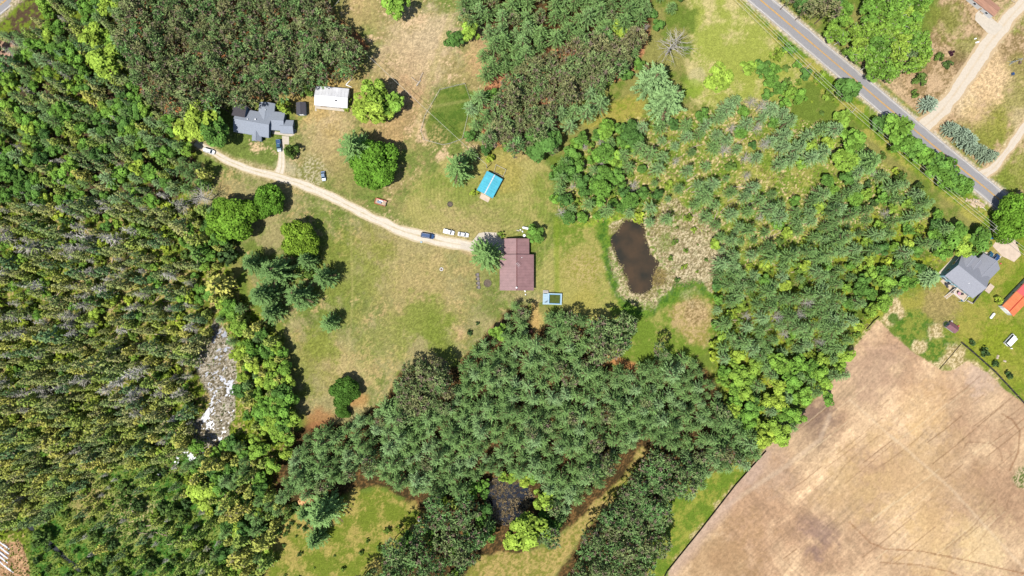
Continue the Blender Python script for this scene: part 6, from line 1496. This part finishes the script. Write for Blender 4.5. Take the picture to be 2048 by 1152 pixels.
for i, (x, y, sx, sy, sz, m_, nm, lb) in enumerate(((1036, 461, 1.3, .5, .5, 'grey_wood', 'firewood_pile', 'grey scrap wood pile west of the propane tank'), (1041, 459.5, .7, .5, .6, 'white_paint', 'plastic_crate', 'pale crate beside the propane tank'), (1045, 463, .6, .8, .35, 'steel', 'metal_bin', 'grey bin below the propane tank'), (1050, 582, .6, .9, .5, 'steel', 'metal_bin', 'grey bin on the path south of the red roofed house'), (1051, 589, .5, .6, .5, 'white_paint', 'plastic_crate', 'pale crate on the path toward the pines'),
        (842.5, 484, .9, .7, .3, 'pale_blue_deck', 'paddling_tub', 'pale blue tub on the grass below the dark blue SUV'), (1904, 643, .9, 1.0, .5, 'grey_wood', 'compost_box', 'grey box behind the maroon shed'), (1918, 652, .5, .6, .5, 'rose_metal', 'plastic_crate', 'pinkish crate beside the maroon shed'), (2024, 697, .6, .5, .7, 'white_paint', 'plastic_crate', 'small white crate on the lawn below the white van'), (1997, 712, .9, .9, .4, 'stone_patio', 'garden_stone', 'upper pale stone by the black fence'), (1995.5, 716, .9, .8, .4, 'stone_patio', 'garden_stone', 'lower pale stone by the black fence'), (2010.5, 722.5, 1.2, .8, .35, 'stone_patio', 'garden_stone', 'pale pink stone east of the dark shrubs'),
        (1951.5, 77, 1.0, .5, .25, 'white_paint', 'plastic_scrap', 'white scrap on grass by the dirt road'), (1955.5, 84, 1.6, .6, .3, 'white_paint', 'plastic_scrap', 'longer white scrap on grass by the dirt road'), (2027.5, 147, 1.0, 1.2, .8, 'car_blue', 'dog_house', 'dark blue kennel in the northeast lot'), (2042, 124, .8, 1.2, 1.0, 'bark', 'metal_bin', 'dark barrel beside the swing set'), (2035.5, 486, .8, .8, .6, 'bush', 'planter_box', 'green planter by the paved drive end'), (1886, 518, .5, .4, .4, 'white_paint', 'plastic_crate', 'white crate in the leaves west of the hipped house'), (2002, 527, .6, .6, .5, 'rose_metal', 'plastic_crate', 'pinkish crate near the parked dark car'), (70, 1124, 1.6, 1.1, .5, 'stone_patio', 'field_stone', 'pinkish boulder beside the covered crop rows'))):
    t = at(nm, x, y, sz, rng.random() * .8 - .4, lb, nm.split('_')[1]); b = MB(); b.box(0, 0, sz / 2, sx, sy, sz, 0, .82 if 'stone' not in nm else .6); b.build('shell', M[m_], t, bevel=.06)
    b = MB(); b.box(0, 0, sz + .01, sx * .7, sy * .7, .05); b.build('lid', M[m_], t)
# flat tan wagon by the hipped house
t = at('hay_wagon', 1979, 577, .8, math.radians(52), 'flat tan topped wagon beside the grey hipped house', 'wagon')
for k in range(6): b = MB(); b.box(0, -.85 + k * .34, .85, 3.6, .32, .08); b.build('bed_board', M['pale_pad'], t)
for s_ in (-1.06, 1.06): b = MB(); b.box(0, s_, .82, 3.7, .08, .18); b.build('side_rail', M['wood'], t)
for x in (-1.2, 1.2):
    for y in (-.9, .9): b = MB(); b.tube((x, y - .1, .35), (x, y + .1, .35), .35, n=12); b.build('wheel', M['tyre'], t)
# patio and deck furniture
def table_set(px, py, z, rz, top, label, seat_m, k=4):
    t = empty('patio_table', (*W(px, py, z + .7), z), rz, label, 'table'); b = MB(); b.tube((0, 0, .7), (0, 0, .76), .65, n=14); b.build('tabletop', top, t)
    b = MB(); b.tube((0, 0, 0), (0, 0, .7), .06, n=6); b.build('leg', M['black'], t)
    return t
table_set(1893, 569.5, .1, 0, M['black'], 'dark round table on the stone patio', M['black']); table_set(1918.5, 587, 2.6, 0, mat('red_check_cloth', (.32, .16, .2), .8, namp=.4), 'table with dull red cloth on the white deck', M['black'])
for i, (x, y, z, a, lb) in enumerate(((1890, 567, .1, 0, 'dark chair on the patio, on the house corner side of its table'), (1896, 567.5, .1, 200, 'dark chair on the patio, at the stairs side of its table'), (1893.5, 573.5, .1, 80, 'dark chair on the patio, at the outer side of its table'), (1888, 557, .1, -60, 'dark chair on the patio against the blue wall'),
        (1915, 584, 2.6, 0, 'dark chair on the deck by the stairs side of the table'), (1922, 588, 2.6, 180, 'dark chair on the deck at the outer side of the table'), (1924, 580, 2.6, 240, 'dark teal chair on the deck against the house'), (1922.5, 601, 2.6, 60, 'dark chair at the outer corner of the deck'))):
    c_ = lawn_chair(x, y, a, lb, M['car_teal'] if i in (3, 6, 7) else M['black'], 'dark patio and deck chairs', z); c_.scale = (.62, .62, .8); c_.location = (*W(x, y, z), z)
# retaining rail by the deck
t = empty('garden_wall', (*W(1955, 592), 0), 0, 'low dark retaining wall running down from the hipped house', 'wall')
c0 = t.location
for a, b_ in (((1966, 577), (1943, 607)), ((1943, 607), (1932, 601))):
    A_, B_ = Vector((*W(*a), 0)), Vector((*W(*b_), 0)); d_ = B_ - A_; n = int(d_.length / 1.2)
    for i in range(n):
        m0 = A_ + d_ * ((i + .5) / n) - c0; q = MB(); q.box(m0.x, m0.y, .5, d_.length / n - .03, .3, 1.0, math.atan2(d_.y, d_.x)); q.build('wall_block', M['dark_shingle'] if a[0] > 1950 else M['pad'], t)
# round planter beside the maroon shed
t = stone_ring('flower_bed', 1892, 648.5, 1.3, 14, M['ring_stone'], 'stone edged green bed at the end of the maroon shed', 'flower bed', M['bush'])
# swing set in the north-east lot
t = at('swing_set', 2034, 121, 2.0, math.radians(15), 'pale blue swing set in the northeast lot', 'swing set')
b = MB(); b.tube((-2.2, 0, 2.2), (2.2, 0, 2.2), .06, n=6); b.build('top_bar', M['pale_blue_deck'], t)
for x in (-2.1, 2.1):
    for y in (-.9, .9): b = MB(); b.tube((x, y, 0), (x, 0, 2.2), .05, n=6); b.build('leg', M['pale_blue_deck'], t)
for x in (-.9, .7):
    b = MB(); b.box(x, 0, .5, .5, .2, .05); s_ = b.build('swing_seat', M['black'], t)
    for k in (-.2, .2): b = MB(); b.tube((x + k, 0, .5), (x + k, 0, 2.2), .015, n=4); b.build('chain', M['steel'], s_)
# covered crop rows, bottom-left corner
M['mulch'] = mat('white_row_cover', C(240, 240, 248), .5, namp=.06)
for i, (x0, y0, x1, y1, lb) in enumerate(((-10, 1076, 19, 1098, 'shortest white covered crop row, nearest the trees'), (-20, 1077, 18, 1108, 'second white covered crop row from the trees'), (-30, 1081, 16, 1117, 'third white covered crop row from the trees'), (-40, 1081, 16, 1126, 'fourth white covered crop row from the trees'), (-40, 1092, 27, 1145, 'longest white covered crop row, farthest from the trees'))):
    A_, B_ = Vector((*W(x0, y0), 0)), Vector((*W(x1, y1), 0)); d_ = B_ - A_; mb = MB(); n = 8; k = 7
    rz = math.atan2(d_.y, d_.x); Ln = d_.length; vs = []
    for a in range(n + 1):
        for j in range(k):
            th = math.pi * j / (k - 1); e = 1 if 0 < a < n else .7
            vs.append((Ln * a / n, math.cos(th) * .42 * e, math.sin(th) * .28 * e * (1 + .08 * math.sin(a * 3)) - .02))
    mb.add(vs, [(a * k + j, (a + 1) * k + j, (a + 1) * k + j + 1, a * k + j + 1) for a in range(n) for j in range(k - 1)] + [tuple(range(k)), tuple(n * k + k - 1 - j for j in range(k))])
    o = mb.build('row_cover', M['mulch']); o.location = A_; o.rotation_euler = (0, 0, rz); tag(o, lb, 'row cover', 'white covers over the crop rows')
# logs, beams, brush
def log(px0, py0, px1, py1, r, m, label, cat='log', group=None, name='fallen_log', forks=2):
    A_, B_ = Vector((*W(px0, py0), r)), Vector((*W(px1, py1), r + .15)); t = empty(name, A_, 0, label, cat, group)
    d_ = B_ - A_; b = MB(); mid = d_ * .5 + Vector((-d_.y, d_.x, 0)) * rng.gauss(0, .03); b.tube((0, 0, 0), mid, r, r * .75, 7); b.tube(mid, d_, r * .75, r * .35, 7); b.build('trunk', m, t)
    for i in range(forks):
        k = .45 + .25 * i; s_ = rng.choice((-1, 1)); q = MB(); p_ = d_ * k; q.tube(p_, p_ + d_ * .18 + Vector((-d_.y, d_.x, 2)) * .12 * s_, r * .4, r * .15, 5); q.build('branch', m, t)
M['dead_wood'] = mat('bleached_dead_wood', C(206, 186, 160), .9, nscale=6, namp=.25)
log(693, 169, 702, 160, .22, M['white_paint'], 'short white beam above the white roofed building', 'beam', None, 'wooden_beam', 0); log(692, 170, 704, 175, .22, M['white_paint'], 'white beam lying across the short one by the white building', 'beam', None, 'wooden_beam', 0)
log(846, 146, 840, 160, .3, M['dead_wood'], 'pale trunk of the brush pile in the sandy meadow'); log(823, 155, 838, 166, .22, M['dead_wood'], 'thin pale log across the brush pile in the sandy meadow'); log(833, 172, 842, 160, .25, M['grey_wood'], 'grey log in the brush pile of the sandy meadow')
log(1612, 136, 1622, 126, .25, M['dead_wood'], 'pale log lying on the verge beside the road')
log(2022, 1, 2030, 6, .2, M['dead_wood'], 'pale log at the north edge of the northeast lot')
logr = random.Random(21)
for n_, poly, ang, da, lb, gr in ((26, [(60, 520), (330, 500), (390, 620), (330, 720), (120, 700)], .5, .9, 'pale fallen trunk lying in the bog', 'fallen trunks in the bog'), (30, [(1420, 380), (1560, 420), (1720, 460), (1740, 600), (1600, 680), (1450, 660), (1430, 540)], .05, .3, 'pale fallen trunk among the swamp pines', 'fallen trunks in the swamp'), (22, [(1270, 260), (1400, 240), (1530, 260), (1560, 380), (1430, 470), (1300, 400)], .75, .5, 'grey fallen trunk on the straw coloured swamp', 'fallen trunks on the straw swamp'), (8, [(240, 1000), (330, 1020), (350, 1090), (250, 1100)], -.1, .3, 'white fallen trunk in the wet meadow', 'fallen trunks in the wet meadow')):
    k = 0
    while k < n_:
        xs = [p_[0] for p_ in poly]; ys = [p_[1] for p_ in poly]; x = logr.uniform(min(xs), max(xs)); y = logr.uniform(min(ys), max(ys))
        if not pin(poly, x, y): continue
        a = logr.gauss(ang, da); l_ = logr.uniform(14, 34); k += 1
        log(x, y, x + math.cos(a) * l_, y - math.sin(a) * l_, logr.uniform(.12, .24), M['dead_wood'], lb, 'log', gr)
# rubble heap by the road
rr = random.Random(4)
M['rubble'] = mat('pale_rubble', C(232, 208, 176), .9, namp=.25)
for i in range(64):
    a = rr.random() * 6.28; q = math.sqrt(rr.random()); x = 1950 + math.cos(a) * q * 20 + 4 * math.sin(a); y = 406 + math.sin(a) * q * 9 + math.cos(a) * q * 6
    s_ = rr.uniform(.35, .8); b = MB(); b.box(0, 0, s_ * .3, s_ * rr.uniform(1, 1.9), s_, s_ * .7, 0, rr.uniform(.5, .85))
    o = b.build('rubble_stone', M['rubble']); o.location = (*W(x, y), max(0, .35 * (1 - q)) ); o.rotation_euler = (rr.gauss(0, .3), rr.gauss(0, .3), rr.random() * 3); tag(o, 'pale broken stone in the rubble heap beside the road', 'stone', 'stones of the rubble heap')
log(1950, 402, 1971, 421, .3, M['pad'], 'long grey beam lying on the rubble heap', 'beam', None, 'concrete_beam', 0)
# burnt-orange dead pines
M['rust'] = leaf_mat('rust_dead_needles', (.22, .12, .03), (.40, .17, .04), (.50, .30, .14), .5, 1.5, .2)
for x, y, r, ti, lb in ((401, 979, 14, .5, 'rust orange dead bush in the olive bog wood'), (615, 1000, 17, 1.0, 'straw coloured dead bush north of the star shaped pine'), (956, 880, 14, .1, 'rust brown dead pine inside the big pine wood'), (428, 968, 9, .6, 'small orange bush east of the rust orange one')):
    e = plant('bush', x, y, r, ti, lb, None, 1.3)
    for c in e.children:
        if c.name.startswith('foliage'): c.data = c.data.copy(); c.data.materials[0] = M['rust']
e = plant('bush', 1903, 106, 6, 0, 'dark purple bush alone in the sandy lot', None, 1.2)
for c in e.children:
    if c.name.startswith('foliage'): c.data = c.data.copy(); c.data.materials[0] = leaf_mat('purple_leaves', (.05, .02, .03), (.06, .03, .04), (.08, .03, .05))
# ivy on the white building's end
plant('bush', 698, 200, 7, .6, 'ivy bush against the end wall of the white roofed building', None, 1.6); plant('bush', 694, 216, 8, .8, 'bright weeds at the corner of the white roofed building', None, .8)
